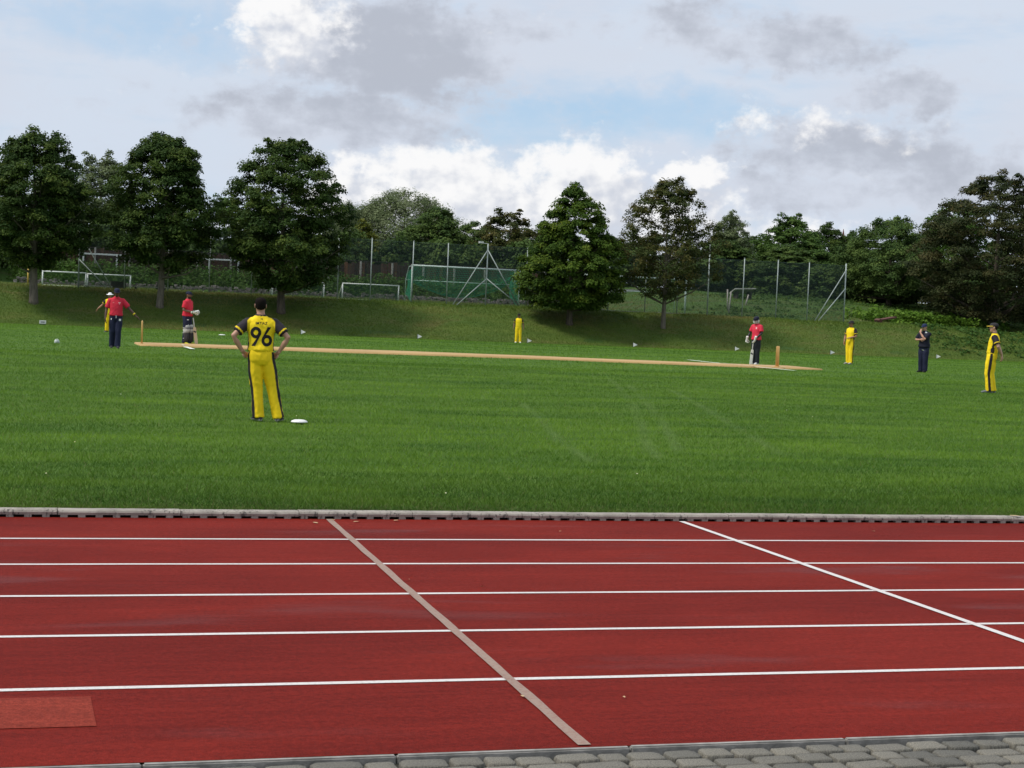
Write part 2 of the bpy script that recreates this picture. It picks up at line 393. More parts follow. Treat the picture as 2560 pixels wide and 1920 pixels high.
def kerb_mesh(seed):
    rr = random.Random(seed); b = MB(); L = 0.994
    prof = [(0.0, 0.020), (-0.004, 0.040), (0.004, 0.054), (0.018, 0.061), (0.11, 0.062), (0.135, 0.054), (0.14, 0.02)]
    n = 26; rings = []
    for i in range(n+1):
        x = 0.003 + L*i/n; w = 0.0016*mnoise.noise((x*7, seed*3.1, 0)); h = 0.0018*mnoise.noise((x*9, seed*5.7, 2))
        rings.append([(x, y+w, z+h) for y, z in prof])
    b.loft(rings[::-1])
    s = 0.143
    for k in range(7):
        x = 0.02 + s*k + rr.uniform(-0.004, 0.004); b.box((x+0.03, 0.03, 0.0095), (0.058, 0.058, 0.023))
    return b.mesh('kerb_stone')
kms = [kerb_mesh(i) for i in range(5)]
for me in kms: me.materials.append(M_kerb)
for i, x in enumerate(range(-5, 18)):
    k = link('kerb_stone', kms[(i*3) % 5], kerb); k.location = (x+0.55-0.022*i, random.uniform(-0.003, 0.003), random.uniform(-0.002, 0.002)); k.scale.x = 0.978
b = MB(); b.box((6, 0.10, 0.01), (23.5, 0.06, 0.026)); b.build('drain_channel', M_dark, kerb)

# ---------------------------------------------------------------- cobbled pavement
M_cob = None
def cob_mat():
    m, g, b = newmat('cobble_stone'); tc = g.n('ShaderNodeTexCoord'); P = tc.outputs['Object']; gi = g.n('ShaderNodeObjectInfo')
    Pw = g.vm('ADD', P, g.xyz(g.m('MULTIPLY', gi.outputs['Random'], 53.0), 0.0, 0.0))
    n1 = g.ss(g.noise(Pw, 22.0, 5, 0.7), 0.32, 0.68); n2 = g.noise(Pw, 95.0, 4, 0.75)
    col = g.mix(n1, (0.285, 0.265, 0.225, 1), (0.105, 0.10, 0.086, 1))
    col = g.mix(1.0, col, g.mix(g.ss(n2, 0.3, 0.7), (0.62, 0.62, 0.62, 1), (1.28, 1.28, 1.25, 1)), 'MULTIPLY')
    col = g.mix(1.0, col, g.mix(gi.outputs['Random'], (0.66, 0.67, 0.66, 1), (1.2, 1.18, 1.12, 1)), 'MULTIPLY')
    g.put(b.inputs['Base Color'], col); b.inputs['Roughness'].default_value = 0.85
    bump(g, b, g.m('ADD', n2, g.noise(Pw, 30, 4, 0.6)), 0.6, 0.012)
    return m
M_cob = cob_mat()
M_joint = pmat('cobble_joint_soil', (0.022, 0.02, 0.015), (0.035, 0.035, 0.02), 30, 0.95, 0.5)
pave = link('pavement', grid_mesh('pavement', np.linspace(-20, 40, 31), np.linspace(-6, 6.545, 14), lambda X, Y: X*0-0.032), None, M_joint)
tag(pave, kind='structure')
M_edge = pmat('edging_concrete', (0.33, 0.31, 0.28), (0.20, 0.19, 0.17), 9, 0.9, 0.3, 60)
for i in range(30):
    bb = MB(); bb.box((0, 0, 0), (0.994, 0.032, 0.05)); e = bb.build('edging_strip', M_edge, pave, False, 0.006)
    e.location = (-8.3+i+0.35, 6.533, -0.019 + (0.006 if i > 10 else -0.004)*random.random()); e.rotation_euler = (R(random.uniform(-4, 4)), 0, R(random.uniform(-0.15, 0.15)))
def cobble_mesh(seed):
    rr = random.Random(seed); n = 12; rings = []
    ph = [rr.uniform(-0.05, 0.05) for _ in range(n)]
    for z, s in ((-0.05, 1.0), (-0.010, 1.0), (-0.002, 0.985), (0.0025, 0.93), (0.004, 0.6)):
        ring = []
        for k in range(n):
            t = 2*math.pi*(k+0.5)/n; c = math.cos(t); q = math.sin(t); e = 0.28
            x = math.copysign(abs(c)**e, c)*0.5*(1+ph[k]*0.6); y = math.copysign(abs(q)**e, q)*0.5*(1+ph[(k+3) % n]*0.6)
            ring.append((x*s, y*s, z + (0.002*rr.uniform(-1, 1) if z > -0.01 else 0)))
        rings.append(ring)
    b = MB(); b.loft(rings); me = b.mesh('cobble'); me.polygons.foreach_set('use_smooth', [True]*len(me.polygons)); me.materials.append(M_cob); return me
cms = [cobble_mesh(100+i) for i in range(6)]
rest = MB(); cnt = 0; row = 0; y = 6.475
rnd = random.Random(5)
while y > 3.6:
    h = 0.128 + rnd.uniform(-0.006, 0.006); x = -2.6 + rnd.uniform(0, 0.15)
    while x < 9.0:
        w = rnd.choice([0.13, 0.15, 0.165, 0.19, 0.21]) + rnd.uniform(-0.008, 0.008); mi = rnd.randrange(6)
        loc = (x+w/2, y-h/2, rnd.uniform(-0.006, 0.004)-0.004); rz = R(rnd.uniform(-2.0, 2.0)); sh = -0.10
        if row < 6 and -0.1 < x < 6.4 and cnt < 298:
            c = link('cobble', cms[mi], pave); c.location = loc; c.rotation_euler = (R(rnd.uniform(-1.5, 1.5)), R(rnd.uniform(-1.5, 1.5)), rz); c.scale = (w-0.015, h-0.015, 1); cnt += 1
        else:
            base = [Vector((v.co.x*(w-0.011), v.co.y*(h-0.011), v.co.z)) for v in cms[mi].vertices]; mm = Matrix.Rotation(rz, 3, 'Z')
            rest.add([mm @ v + Vector(loc) for v in base], [tuple(p.vertices) for p in cms[mi].polygons])
        x += w
    y -= h; row += 1
rc = rest.build('cobbles_beyond', M_cob, pave, True); rc['kind'] = 'stuff'

# ---------------------------------------------------------------- grass blades near the camera
def blades(name, x, y, z, h, w, lean, col, mat):
    n = len(x); a = rng.random(n)*2*np.pi; la = rng.random(n)*2*np.pi
    V = np.zeros((n, 3, 3), np.float32)
    V[:, 0] = np.stack([x-np.cos(a)*w, y-np.sin(a)*w, z-0.004], 1); V[:, 1] = np.stack([x+np.cos(a)*w, y+np.sin(a)*w, z-0.004], 1)
    V[:, 2] = np.stack([x+np.cos(la)*lean, y+np.sin(la)*lean, z+h], 1)
    F = np.arange(3*n).reshape(n, 3)
    return link(name, np_mesh(name, V.reshape(-1, 3), F, np.repeat(col, 3, axis=0)), None, mat)
M_blade = attrmat('grass_blade', 0.6, 0.3, spec=0.2)
def seg_d(px, py, L):
    d = np.full(len(px), 9.0)
    for (x0, y0), (x1, y1) in zip(L[:-1], L[1:]):
        vx, vy = x1-x0, y1-y0; t = np.clip(((px-x0)*vx+(py-y0)*vy)/(vx*vx+vy*vy), 0, 1)
        d = np.minimum(d, np.hypot(px-x0-t*vx, py-y0-t*vy))
    return d
WT = [[(14.6, 40), (13.67, 37), (11.38, 29.86), (9.35, 24.1), (8.19, 20.9), (7.6, 19)], [(14.0, 37), (12.73, 33.17), (10.12, 25.18), (8.28, 20.0)], [(8.9, 29), (8.37, 26.57), (6.94, 20.66), (6.55, 18.4)], [(14.2, 35), (13.33, 31.95), (10.81, 23.65), (9.57, 19.6)]]
N = 620000
yy = 14.12 + (46-14.12)*rng.random(N)**1.55
xx = -2.0 + (yy*0.66+4.0)*rng.random(N)
p1 = 0.65*vnoise(xx*0.4, yy, 1.1, 11)+0.35*vnoise(xx*0.15, yy, 0.3, 13, 2); p2 = vnoise(xx*0.4, yy, 0.45, 12); edge = np.exp(-(yy-14.1)/0.30)*(0.4+0.9*vnoise(xx, yy, 0.7, 15)); r = rng.random(N)
cA = np.array([0.049, 0.128, 0.011]); cB = np.array([0.165, 0.295, 0.023]); cC = np.array([0.20, 0.19, 0.075])
f = np.clip(0.48+(p1-0.5)*1.7+(p2-0.5)*0.9+(r-0.5)*0.5, 0, 1)[:, None]
col = cA*(1-f)+cB*f
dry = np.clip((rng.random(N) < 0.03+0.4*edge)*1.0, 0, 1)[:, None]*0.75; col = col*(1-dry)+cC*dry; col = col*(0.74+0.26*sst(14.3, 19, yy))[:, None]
wt = np.zeros(N)
for L in WT: wt = np.maximum(wt, np.exp(-(seg_d(xx, yy, L)/0.08)**2)*np.clip(vnoise(xx, yy, 1.2, 21)*1.8-0.2, 0, 1))
col = col*(1-0.45*wt[:, None]) + np.array([0.23, 0.30, 0.13])*0.45*wt[:, None]
hh = (0.018+0.030*rng.random(N))*(0.8+0.5*p2)*(1-0.4*wt)*(1-0.45*np.clip(edge, 0, 1)); ww = 0.0022+0.00011*yy*rng.random(N)*1.3
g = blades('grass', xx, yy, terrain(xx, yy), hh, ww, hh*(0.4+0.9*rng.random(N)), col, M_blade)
tag(g, 'short green grass of the mown playing field', 'grass', kind='stuff')
# far mown turf, coarser blades
N = 210000
yy = 44 + (97-44)*rng.random(N)**1.15; xx = -4 + (yy*0.70+8)*rng.random(N)
p1 = vnoise(xx*0.25, yy, 2.0, 11); r = rng.random(N); f = np.clip(0.5+(p1-0.5)*1.3+(r-0.5)*0.5, 0, 1)[:, None]
keep = ~((yy > 53.0) & (yy < 56.6) & (xx > 3.7) & (xx < 27.8))
hh = 0.02+0.03*rng.random(N); col = (cA*1.15)*(1-f)+cB*f
xx, yy, hh, col = xx[keep], yy[keep], hh[keep], col[keep]
g = blades('grass', xx, yy, terrain(xx, yy), hh, 0.006+0.00008*yy, hh*(0.5+rng.random(len(xx))), col, M_blade)
tag(g, 'distant mown grass of the far half of the field', 'grass', kind='stuff')
# rough tufts on the bank and plateau edge
N = 230000
yy = np.where(rng.random(N) < 0.78, 96.9+8.2*rng.random(N), 105+18*rng.random(N)); xx = -4 + 88*rng.random(N)
p1 = vnoise(xx*0.5, yy, 2.2, 31); p2 = vnoise(xx, yy, 0.8, 32); r = rng.random(N)
br = np.clip((p1-0.50)*4.5+(r-0.5)*0.8, 0, 1)[:, None]*0.65*(1-0.55*sst(59, 66, xx))[:, None]
f = np.clip(p2+(r-0.5)*0.6, 0, 1)[:, None]
col = (np.array([0.062, 0.12, 0.016])*(1-f)+np.array([0.15, 0.215, 0.032])*f)*(1-br)+np.array([0.26, 0.205, 0.075])*br
hh = (0.05+0.16*rng.random(N)*p2)*(0.6+0.9*sst(101, 104.5, yy)*0.6)
g = blades('rough_grass', xx, yy, terrain(xx, yy), hh, 0.012+0.012*rng.random(N), hh*(0.4+0.9*rng.random(N)), col, M_blade)
tag(g, 'rough greenish brown grass covering the bank', 'grass', kind='stuff')
# white clover heads and daisies scattered in the turf
N = 8; fx = []; b = MB()
for i in range(N):
    y = 14.6+14*random.random()**1.6; x = random.uniform(0, y*0.62); z = tz(x, y)+0.028
    b.lathe([(0.002, 0), (0.008, 0.003), (0.007, 0.008), (0.003, 0.011)], 6, (x, y, z))
g = b.build('daisies', pmat('daisy_white', (0.8, 0.8, 0.7), (0.75, 0.7, 0.3), 60, 0.7), None, True); tag(g, 'tiny white clover heads dotted in the near turf', 'flowers', kind='stuff')

# ---------------------------------------------------------------- cricket pitch
def mat_pitch():
    m, g, b = newmat('tan_pitch_mat'); tc = g.n('ShaderNodeTexCoord'); P = tc.outputs['Object']
    n1 = g.ss(g.noise(g.vm('MULTIPLY', P, (0.4, 2.0, 1.0)), 1.4, 5, 0.6), 0.3, 0.7); n2 = g.noise(P, 60, 3, 0.7)
    col = g.mix(n1, (0.50, 0.325, 0.135, 1), (0.38, 0.24, 0.095, 1)); col = g.mix(1.0, col, g.mix(n2, (0.85, 0.85, 0.85, 1), (1.12, 1.12, 1.12, 1)), 'MULTIPLY')
    g.put(b.inputs['Base Color'], col); b.inputs['Roughness'].default_value = 0.9; bump(g, b, n2, 0.3, 0.01); return m
xs = np.linspace(4.0, 27.4, 60); ys = np.linspace(53.35, 56.15, 5)
def pz(X, Y): return terrain(X*0+15, Y*0+54.8)*0 + np.where((X < 4.02) | (X > 27.38) | (Y < 53.36) | (Y > 56.14), terrain(X, Y)-0.01, terrain(X, Y)+0.05) + 0.008*(vnoise(X, Y, 1.0, 41)-0.5)
xs = np.concatenate([[4.0, 4.03], np.linspace(4.4, 27.0, 58), [27.37, 27.4]]); ys = np.array([53.35, 53.37, 54.2, 54.8, 55.4, 56.13, 56.15])
pit = link('cricket_pitch', grid_mesh('cricket_pitch', xs, ys, pz), None, mat_pitch()); tag(pit, kind='structure')
M_chalk = pmat('chalk_line', (0.78, 0.80, 0.74), (0.55, 0.62, 0.48), 6, 0.9)
def crease(x, y0, y1, w, zoff):
    ys = np.arange(y0, y1, 0.2); me = grid_mesh('crease_line', np.array([x-w/2, x+w/2]), ys, lambda X, Y: terrain(X, Y)+zoff)
    return link('crease_line', me, pit, M_chalk)
crease(24.75, 56.2, 59.3, 0.17, 0.05); crease(24.75, 50.2, 53.3, 0.17, 0.05); crease(24.75, 53.3, 56.2, 0.06, 0.062)
crease(25.9, 53.3, 56.2, 0.05, 0.062); crease(5.35, 50.9, 53.3, 0.16, 0.035); crease(5.35, 53.4, 54.4, 0.06, 0.062)

# ---------------------------------------------------------------- trees
M_bark = pmat('bark', (0.11, 0.085, 0.06), (0.055, 0.043, 0.032), 3.0, 0.9, 0.6, 14, stretch=(3, 3, 0.6))
M_bark_pale = pmat('pale_bark', (0.17, 0.145, 0.11), (0.10, 0.085, 0.065), 3.0, 0.9, 0.6, 14, stretch=(3, 3, 0.6))
M_leaf_tree = attrmat('tree_leaf', 0.65, 0.30, spec=0.12)
PROF = {
 'maple': [(0, .22), (.07, .55), (.18, .90), (.30, 1), (.45, .98), (.60, .87), (.76, .72), (.88, .55), (.96, .38), (1, .12)],
 'broad': [(0, .35), (.10, .80), (.28, 1), (.48, .95), (.66, .86), (.82, .66), (.93, .50), (1, .20)],
 'cone': [(0, .50), (.10, .86), (.22, 1), (.38, .94), (.54, .76), (.72, .52), (.88, .26), (1, .04)],
 'open': [(0, .25), (.12, .70), (.30, 1), (.50, .97), (.68, .82), (.84, .60), (1, .22)],
 'dome': [(0, .62), (.15, .95), (.4, 1), (.65, .88), (.82, .66), (.94, .38), (1, .1)],
 'round': [(0, .45), (.15, .85), (.4, 1), (.65, .9), (.85, .6), (1, .12)],
 'spire': [(0, .7), (.15, 1), (.45, .75), (.75, .4), (1, .03)],
}
def tree_mesh(seed, H, z0, Rr, prof, ncl, nlf, lsz, rcl, cols, r0=0.16, sq=0.85, droop=0.14, shell=0.5, nlimb=22, ragged=0.24, lobes=(), updir=0.9, asp=0.62):
    """returns (trunk MB, leaf verts, faces, colours): trunk with limbs, and leaves gathered in boughs on those limbs"""
    rg = np.random.default_rng(seed); P = PROF[prof]; pt = [a for a, _ in P]; pr = [b for _, b in P]
    b = MB(); rd = random.Random(seed)
    lean = [(rd.uniform(-.02, .02)*H, rd.uniform(-.02, .02)*H)]
    tr = [(0, 0, -0.15), (0, 0, 0.12), (lean[0][0]*.3, lean[0][1]*.3, z0*.6)]; rr = [r0*1.45, r0*1.08, r0*0.92]
    for k in range(1, 6):
        t = k/5; tr.append((lean[0][0]*(.3+.7*t)+rd.uniform(-.05, .05), lean[0][1]*(.3+.7*t)+rd.uniform(-.05, .05), z0*.6+(H*0.9-z0*.6)*t)); rr.append(max(0.02, r0*(0.9-0.87*t)))
    b.tube(tr, rr, 9)
    C = []
    for i in range(ncl):
        while True:
            t = rg.random(); rad = np.interp(t, pt, pr)
            if rg.random() < rad**1.1 + 0.05: break
        a = rg.random()*2*np.pi; fr = shell + (1-shell)*rg.random()**0.55
        if rg.random() < 0.22: fr *= 0.6
        R_ = Rr*rad*fr*(1+ragged*(2*mnoise.noise((math.cos(a)*1.4, math.sin(a)*1.4, t*4+seed*7.3))) + ragged*0.6*(rg.random()-0.5))
        C.append((R_*math.cos(a), R_*math.sin(a), z0+t*(H-z0)-rcl*0.25, 1.0-0.35*t))
    for (dx, dy, zt, n_) in lobes:
        for k in range(n_):
            u = k/max(1, n_-1); C.append((dx*(0.75+0.25*u)+rg.normal()*0.12, dy*(0.75+.25*u)+rg.normal()*0.12, H*0.86+(zt-H*0.86)*u-rcl*.3, 0.65-0.28*u))
    C = np.array(C)
    for i in range(nlimb):
        j = rd.randrange(len(C)); c = C[j]; zs = max(z0*0.75, c[2]-0.55*math.hypot(c[0], c[1])-0.3); zs = min(zs, H*0.82); u = zs/H
        s = Vector((lean[0][0]*u, lean[0][1]*u, zs)); e = Vector((c[0], c[1], c[2]-0.1)); mid = s.lerp(e, 0.5)+Vector((rd.uniform(-.15, .15), rd.uniform(-.15, .15), -0.12*(e-s).length*rd.random()))
        q = max(0.018, r0*0.42*(1-u*0.8)); b.tube([s, mid, e], [q, q*0.6, 0.012], 5, False)
    n = ncl_n = len(C); tot = n*nlf
    ci = np.repeat(np.arange(n), nlf); rc = rcl*(0.7+0.6*rg.random(n))*C[:, 3]**0.5
    d = rg.normal(size=(tot, 3)); d /= np.linalg.norm(d, axis=1)[:, None]; d[:, 2] = np.where(d[:, 2] < -0.25, -d[:, 2]*0.6, d[:, 2])
    rad = rg.random(tot)**0.42; p = d*rad[:, None]; rxy = np.hypot(p[:, 0], p[:, 1])
    p[:, 2] = p[:, 2]*sq - droop*rxy**2
    pos = C[ci, :3] + p*rc[ci][:, None]
    pos = pos + rg.normal(size=(tot, 3))*0.05*rcl
    outw = C[ci, :3].copy(); outw[:, 2] = 0; outw /= (np.linalg.norm(outw, axis=1)[:, None]+1e-6)
    nrm = d*0.75 + outw*0.35 + np.array([0, 0, updir]) + rg.normal(size=(tot, 3))*0.55
    nrm /= np.linalg.norm(nrm, axis=1)[:, None]
    tv = rg.normal(size=(tot, 3)); tv -= nrm*(tv*nrm).sum(1)[:, None]; tv /= np.linalg.norm(tv, axis=1)[:, None]; bv = np.cross(nrm, tv)
    L = (lsz*(0.65+0.7*rg.random(tot)))[:, None]
    V = np.stack([pos-tv*L*0.5, pos+bv*L*asp*0.5-tv*L*0.08, pos+tv*L*0.55-nrm*L*0.12, pos-bv*L*asp*0.5-tv*L*0.08], 1).reshape(-1, 3)
    F = np.arange(4*tot).reshape(tot, 4)
    cc = np.array(cols); k = rg.random(n); fl = np.clip(k[ci]*0.65+0.35*rg.random(tot)+0.12*(rg.random(tot)-.5), 0, 1)
    col = np.stack([np.interp(fl, np.linspace(0, 1, len(cc)), cc[:, q]) for q in range(3)], 1)
    return b, V, F, np.repeat(col, 4, axis=0)
G_MAPLE = [(.020, .046, .012), (.036, .070, .014), (.058, .098, .018), (.115, .150, .026)]
G_LIME = [(.026, .060, .010), (.052, .098, .013), (.085, .140, .016), (.15, .19, .022)]
G_BROWN = [(.030, .050, .014), (.054, .072, .018), (.085, .090, .024), (.135, .105, .03)]
G_GREY = [(.080, .115, .050), (.125, .165, .07), (.175, .215, .10), (.24, .28, .15)]
G_YEL = [(.075, .10, .016), (.11, .13, .018), (.15, .16, .022)]
G_DARK = [(.034, .072, .020), (.060, .106, .026), (.090, .145, .034), (.135, .19, .042)]
G_BRIGHT = [(.04, .095, .014), (.06, .125, .018), (.085, .16, .024)]
def plant_tree(name, label, x, y, seed, H, z0, Rr, prof, ncl, nlf, lsz, rcl, cols, bark=M_bark, group=None, cat='tree', z=None, **kw):
    b, V, F, col = tree_mesh(seed, H, z0, Rr, prof, ncl, nlf, lsz, rcl, cols, **kw)
    root = empty(name, (x, y, tz(x, y) if z is None else z), 0)
    b.build('trunk', bark, root, True)
    link('crown', np_mesh('crown', V, F, col), root, M_leaf_tree)
    return tag(root, label, cat, group)
GB = 'trees planted on the grass bank'
plant_tree('maple_tree', 'dark maple on the bank at the far left, trunk beside the small white goals', 1.47, 101, 1, 9.75, 2.15, 3.3, 'maple', 500, 155, .155, .58, G_MAPLE, r0=.24, group=GB,
           lobes=[(-.4, -.6, 9.95, 7), (.9, -.2, 9.75, 7), (-1.5, 0, 9.3, 6)], bark=M_bark_pale)
plant_tree('maple_tree', 'dark maple with pointed top standing behind the left batsman', 8.61, 101, 2, 10.1, 2.2, 3.35, 'maple', 500, 155, .155, .58, G_MAPLE, r0=.20, group=GB,
           lobes=[(-.5, -.3, 10.15, 7), (.25, -.4, 9.95, 6), (.9, 0, 9.6, 6)], bark=M_bark_pale)
plant_tree('maple_tree', 'broad dark maple with flat irregular top behind the player numbered 96', 15.76, 101, 3, 10.2, 1.55, 3.75, 'broad', 520, 155, .155, .58, G_MAPLE, r0=.24, group=GB,
           lobes=[(-1.1, -.3, 10.3, 6), (.1, -.3, 10.35, 6), (1.0, -.2, 10.3, 6), (1.9, 0, 9.4, 5), (-2.3, 0, 8.5, 5)])
plant_tree('linden_tree', 'bright green cone shaped tree to the right of the large goal', 34.03, 101, 4, 8.75, 1.1, 3.5, 'cone', 500, 155, .16, .52, G_LIME, r0=.20, group=GB, sq=.8, droop=.1,
           lobes=[(0, -.2, 8.85, 6)])
plant_tree('ash_tree', 'thin brownish tree with sparse upper twigs, right of the bright green cone tree', 40.38, 101, 5, 9.5, 2.0, 3.25, 'open', 330, 105, .14, .52, G_BROWN, r0=.15, group=GB, bark=M_bark_pale, nlimb=46, ragged=.3, sq=1.0,
           lobes=[(-.5, -.1, 9.4, 6), (.75, -.2, 9.65, 7), (1.5, 0, 8.9, 6), (-1.6, 0, 8.3, 5)])
# larger trees on the right hand slope
plant_tree('oak_tree', 'huge brownish dark tree at the right edge above the fielder in a cap', 70.3, 110, 6, 11.4, 0.9, 6.1, 'dome', 700, 150, .16, .72, [(.022, .036, .013), (.038, .052, .017), (.060, .066, .022), (.095, .078, .028)], r0=.32, ragged=.14, sq=.7,
           lobes=[(-2.2, -1, 11.2, 6), (-.6, -1, 11.7, 7), (1.0, -.8, 11.6, 7), (2.6, 0, 11.0, 6)])
plant_tree('hornbeam_tree', 'dark rounded tree left of the huge brownish tree', 68.2, 122, 7, 7.0, 0.8, 4.0, 'dome', 330, 180, .16, .75, G_DARK, r0=.24, sq=.8, droop=.1, lobes=[(-1.6, -.5, 7.0, 5), (0, -.5, 7.3, 5), (1.2, 0, 7.2, 5)])
plant_tree('chestnut_tree', 'lighter green tree filling the gap beside the huge brownish tree', 77.6, 128, 8, 8.8, 1.2, 3.6, 'maple', 240, 130, .22, .75, G_BRIGHT, r0=.25)

# background wood: each tree its own object, meshes shared between alike trees
KIND = {}
def kind_mesh(k):
    if k not in KIND:
        spec = {
         'birch': dict(H=10, z0=1.4, Rr=2.3, prof='maple', ncl=400, nlf=100, lsz=.15, rcl=.5, cols=G_GREY, sq=1.1, droop=.35, ragged=.25, r0=.13, lobes=[(-.8, 0, 10.3, 6), (.5, 0, 10.6, 7), (1.2, 0, 9.6, 5)]),
         'willow': dict(H=10, z0=1.2, Rr=5.6, prof='dome', ncl=820, nlf=120, lsz=.20, rcl=.8, cols=G_GREY, sq=1.2, droop=.7, ragged=.12, r0=.3, asp=.4, nlimb=40),
         'dark': dict(H=8, z0=.6, Rr=2.8, prof='maple', ncl=330, nlf=95, lsz=.19, rcl=.58, cols=G_DARK, r0=.18),
         'mid': dict(H=8, z0=.6, Rr=2.8, prof='round', ncl=330, nlf=95, lsz=.19, rcl=.58, cols=G_MAPLE, r0=.18, ragged=.22, lobes=[(.6, 0, 8.3, 5), (-.9, 0, 7.9, 5)]),
         'yew': dict(H=7, z0=.4, Rr=2.2, prof='spire', ncl=170, nlf=80, lsz=.2, rcl=.5, cols=G_YEL, r0=.14, sq=.9, updir=.5),
         'thin': dict(H=8, z0=1.2, Rr=2.7, prof='open', ncl=170, nlf=110, lsz=.19, rcl=.62, cols=G_BROWN, r0=.14, nlimb=40, ragged=.3, lobes=[(-.9, 0, 8.2, 5), (.9, 0, 8.3, 5)]),
         'green': dict(H=8, z0=.5, Rr=3.0, prof='round', ncl=340, nlf=95, lsz=.19, rcl=.58, cols=[(.04, .085, .018), (.07, .13, .026), (.11, .175, .035)], r0=.18, ragged=.2, lobes=[(-1.0, 0, 8.3, 6), (.6, 0, 8.5, 6)]),
        }[k]
        b, V, F, col = tree_mesh(hash_seed(k), **spec)
        tm = b.mesh('trunk'); tm.polygons.foreach_set('use_smooth', [True]*len(tm.polygons)); tm.materials.append(M_bark)
        cm = np_mesh('crown', V, F, col); cm.materials.append(M_leaf_tree)
        KIND[k] = (tm, cm, spec['H'], spec['Rr'])
    return KIND[k]
def hash_seed(k): return sum(ord(c)*(i+3) for i, c in enumerate(k))
def bg_tree(k, name, label, x, y, top, rad, rz=0.0):
    tm, cm, H, Rr = kind_mesh(k); z = tz(x, y)-0.05
    root = empty(name, (x, y, z), rz); sz = (top-z)/(H*1.02); sr = rad/Rr; root.scale = (sr, sr, sz)
    link('trunk', tm, root); link('crown', cm, root)
    return tag(root, label, 'tree', 'trees of the wood behind the sports ground')
BG = [
 ('birch', 'birch_tree', 'tall pale grey green birch between the two leftmost maples', 6.9, 142, 13.3, 2.9, .3),
 ('birch', 'birch_tree', 'pale birch top peeping out just right of the leftmost maple', 3.6, 150, 13.0, 2.5, 1.7),
 ('dark', 'wild_maple', 'dark lower tree in front of the pale birch at left', 8.6, 137, 9.4, 2.2, .9),
 ('dark', 'wild_maple', 'dark tree behind the leftmost maple at the left edge', -0.6, 140, 10.6, 3.2, 2.2),
 ('green', 'wild_cherry', 'mid green tree filling the gap between second and third maple', 17.3, 142, 10.5, 2.7, .2),
 ('dark', 'wild_maple', 'dark tree mostly hidden behind the second maple', 13.0, 145, 10.0, 2.6, 1.2),
 ('mid', 'wild_maple', 'tree mostly hidden behind the third broad maple', 22.2, 146, 10.6, 3.0, .4),
 ('willow', 'willow_tree', 'wide grey green willow dome behind the large goal', 36.5, 160, 13.4, 6.6, .5),
 ('willow', 'willow_tree', 'small grey green willow edge right of the third maple', 30.6, 158, 11.8, 2.6, 2.0),
 ('yew', 'cypress_tree', 'yellowish green conifer above the fence left of the large goal', 28.5, 140, 9.4, 2.3, .5),
 ('dark', 'dark_spruce', 'dark green tree at the right foot of the willow dome', 35.6, 143, 10.8, 3.1, 1.0),
 ('dark', 'dark_spruce', 'dark tree behind the right half of the large goal', 39.5, 145, 9.9, 2.5, 2.6),
 ('thin', 'field_maple', 'brownish loose tree just left of the bright cone tree', 41.3, 140, 10.8, 3.0, .3),
 ('mid', 'wild_maple', 'tree behind the left side of the bright cone tree', 48.5, 148, 10.0, 3.0, .8),
 ('mid', 'wild_maple', 'low tree seen between bright cone tree and sparse brownish tree', 53.2, 148, 9.5, 3.0, 1.9),
 ('thin', 'field_maple', 'tree behind the sparse brownish tree', 57.2, 146, 10.0, 2.8, 1.1),
 ('birch', 'birch_tree', 'pointed light tree right of the sparse brownish tree', 60.3, 136, 11.4, 2.0, .9),
 ('green', 'wild_cherry', 'low green tree next to the pointed light tree', 68.6, 150, 10.4, 2.8, 2.9),
 ('green', 'wild_cherry', 'green rounded tree behind the right end of the tall fence', 69.0, 142, 11.9, 3.5, .1),
 ('mid', 'wild_maple', 'dark green tree right of the fence end in the wood', 74.7, 146, 11.7, 2.9, .7),
 ('yew', 'cypress_tree', 'pale yellowish tree top under the far spire', 89.0, 170, 12.2, 2.9, .4),
 ('mid', 'wild_maple', 'tree at the right picture edge behind the huge brownish tree', 87.8, 132, 13.0, 3.6, 2.1),
 ('dark', 'wild_maple', 'dark low tree behind the net left of the fence end', 57.5, 131, 8.8, 3.2, 1.3),
 ('dark', 'wild_maple', 'dark low tree behind the middle of the right hand net', 62.5, 129, 8.6, 3.0, 2.7),
 ('green', 'wild_cherry', 'green low tree behind the last fence panels', 66.0, 133, 9.2, 3.2, .6),
 ('green', 'wild_cherry', 'green tree above the slope between the two right hand crowns', 72.5, 128, 9.6, 3.2, 1.6),
 ('dark', 'wild_maple', 'dark low tree behind the sparse brownish tree by the slope', 51.0, 136, 8.4, 3.1, 2.0),
 ('dark', 'wild_maple', 'dark low tree behind the bright cone tree', 45.5, 138, 8.2, 3.1, .5),
 ('green', 'wild_cherry', 'green tree top between the pointed light tree and the green rounded tree', 64.5, 146, 10.4, 2.8, 1.4),
 ('green', 'wild_cherry', 'green tree top directly right of the green rounded tree', 73.0, 152, 11.3, 2.8, 2.3),
 ('mid', 'wild_maple', 'tree top just left of the far spire', 79.5, 150, 11.3, 2.7, .9),
 ('green', 'wild_cherry', 'green tree top between the far spire and the dark rounded tree', 80.0, 140, 10.6, 2.8, 1.8),
 ('mid', 'wild_maple', 'tree top between the brownish loose tree and the bright cone tree', 46.0, 152, 10.0, 2.8, 2.4),
]
for a in BG: bg_tree(*a)
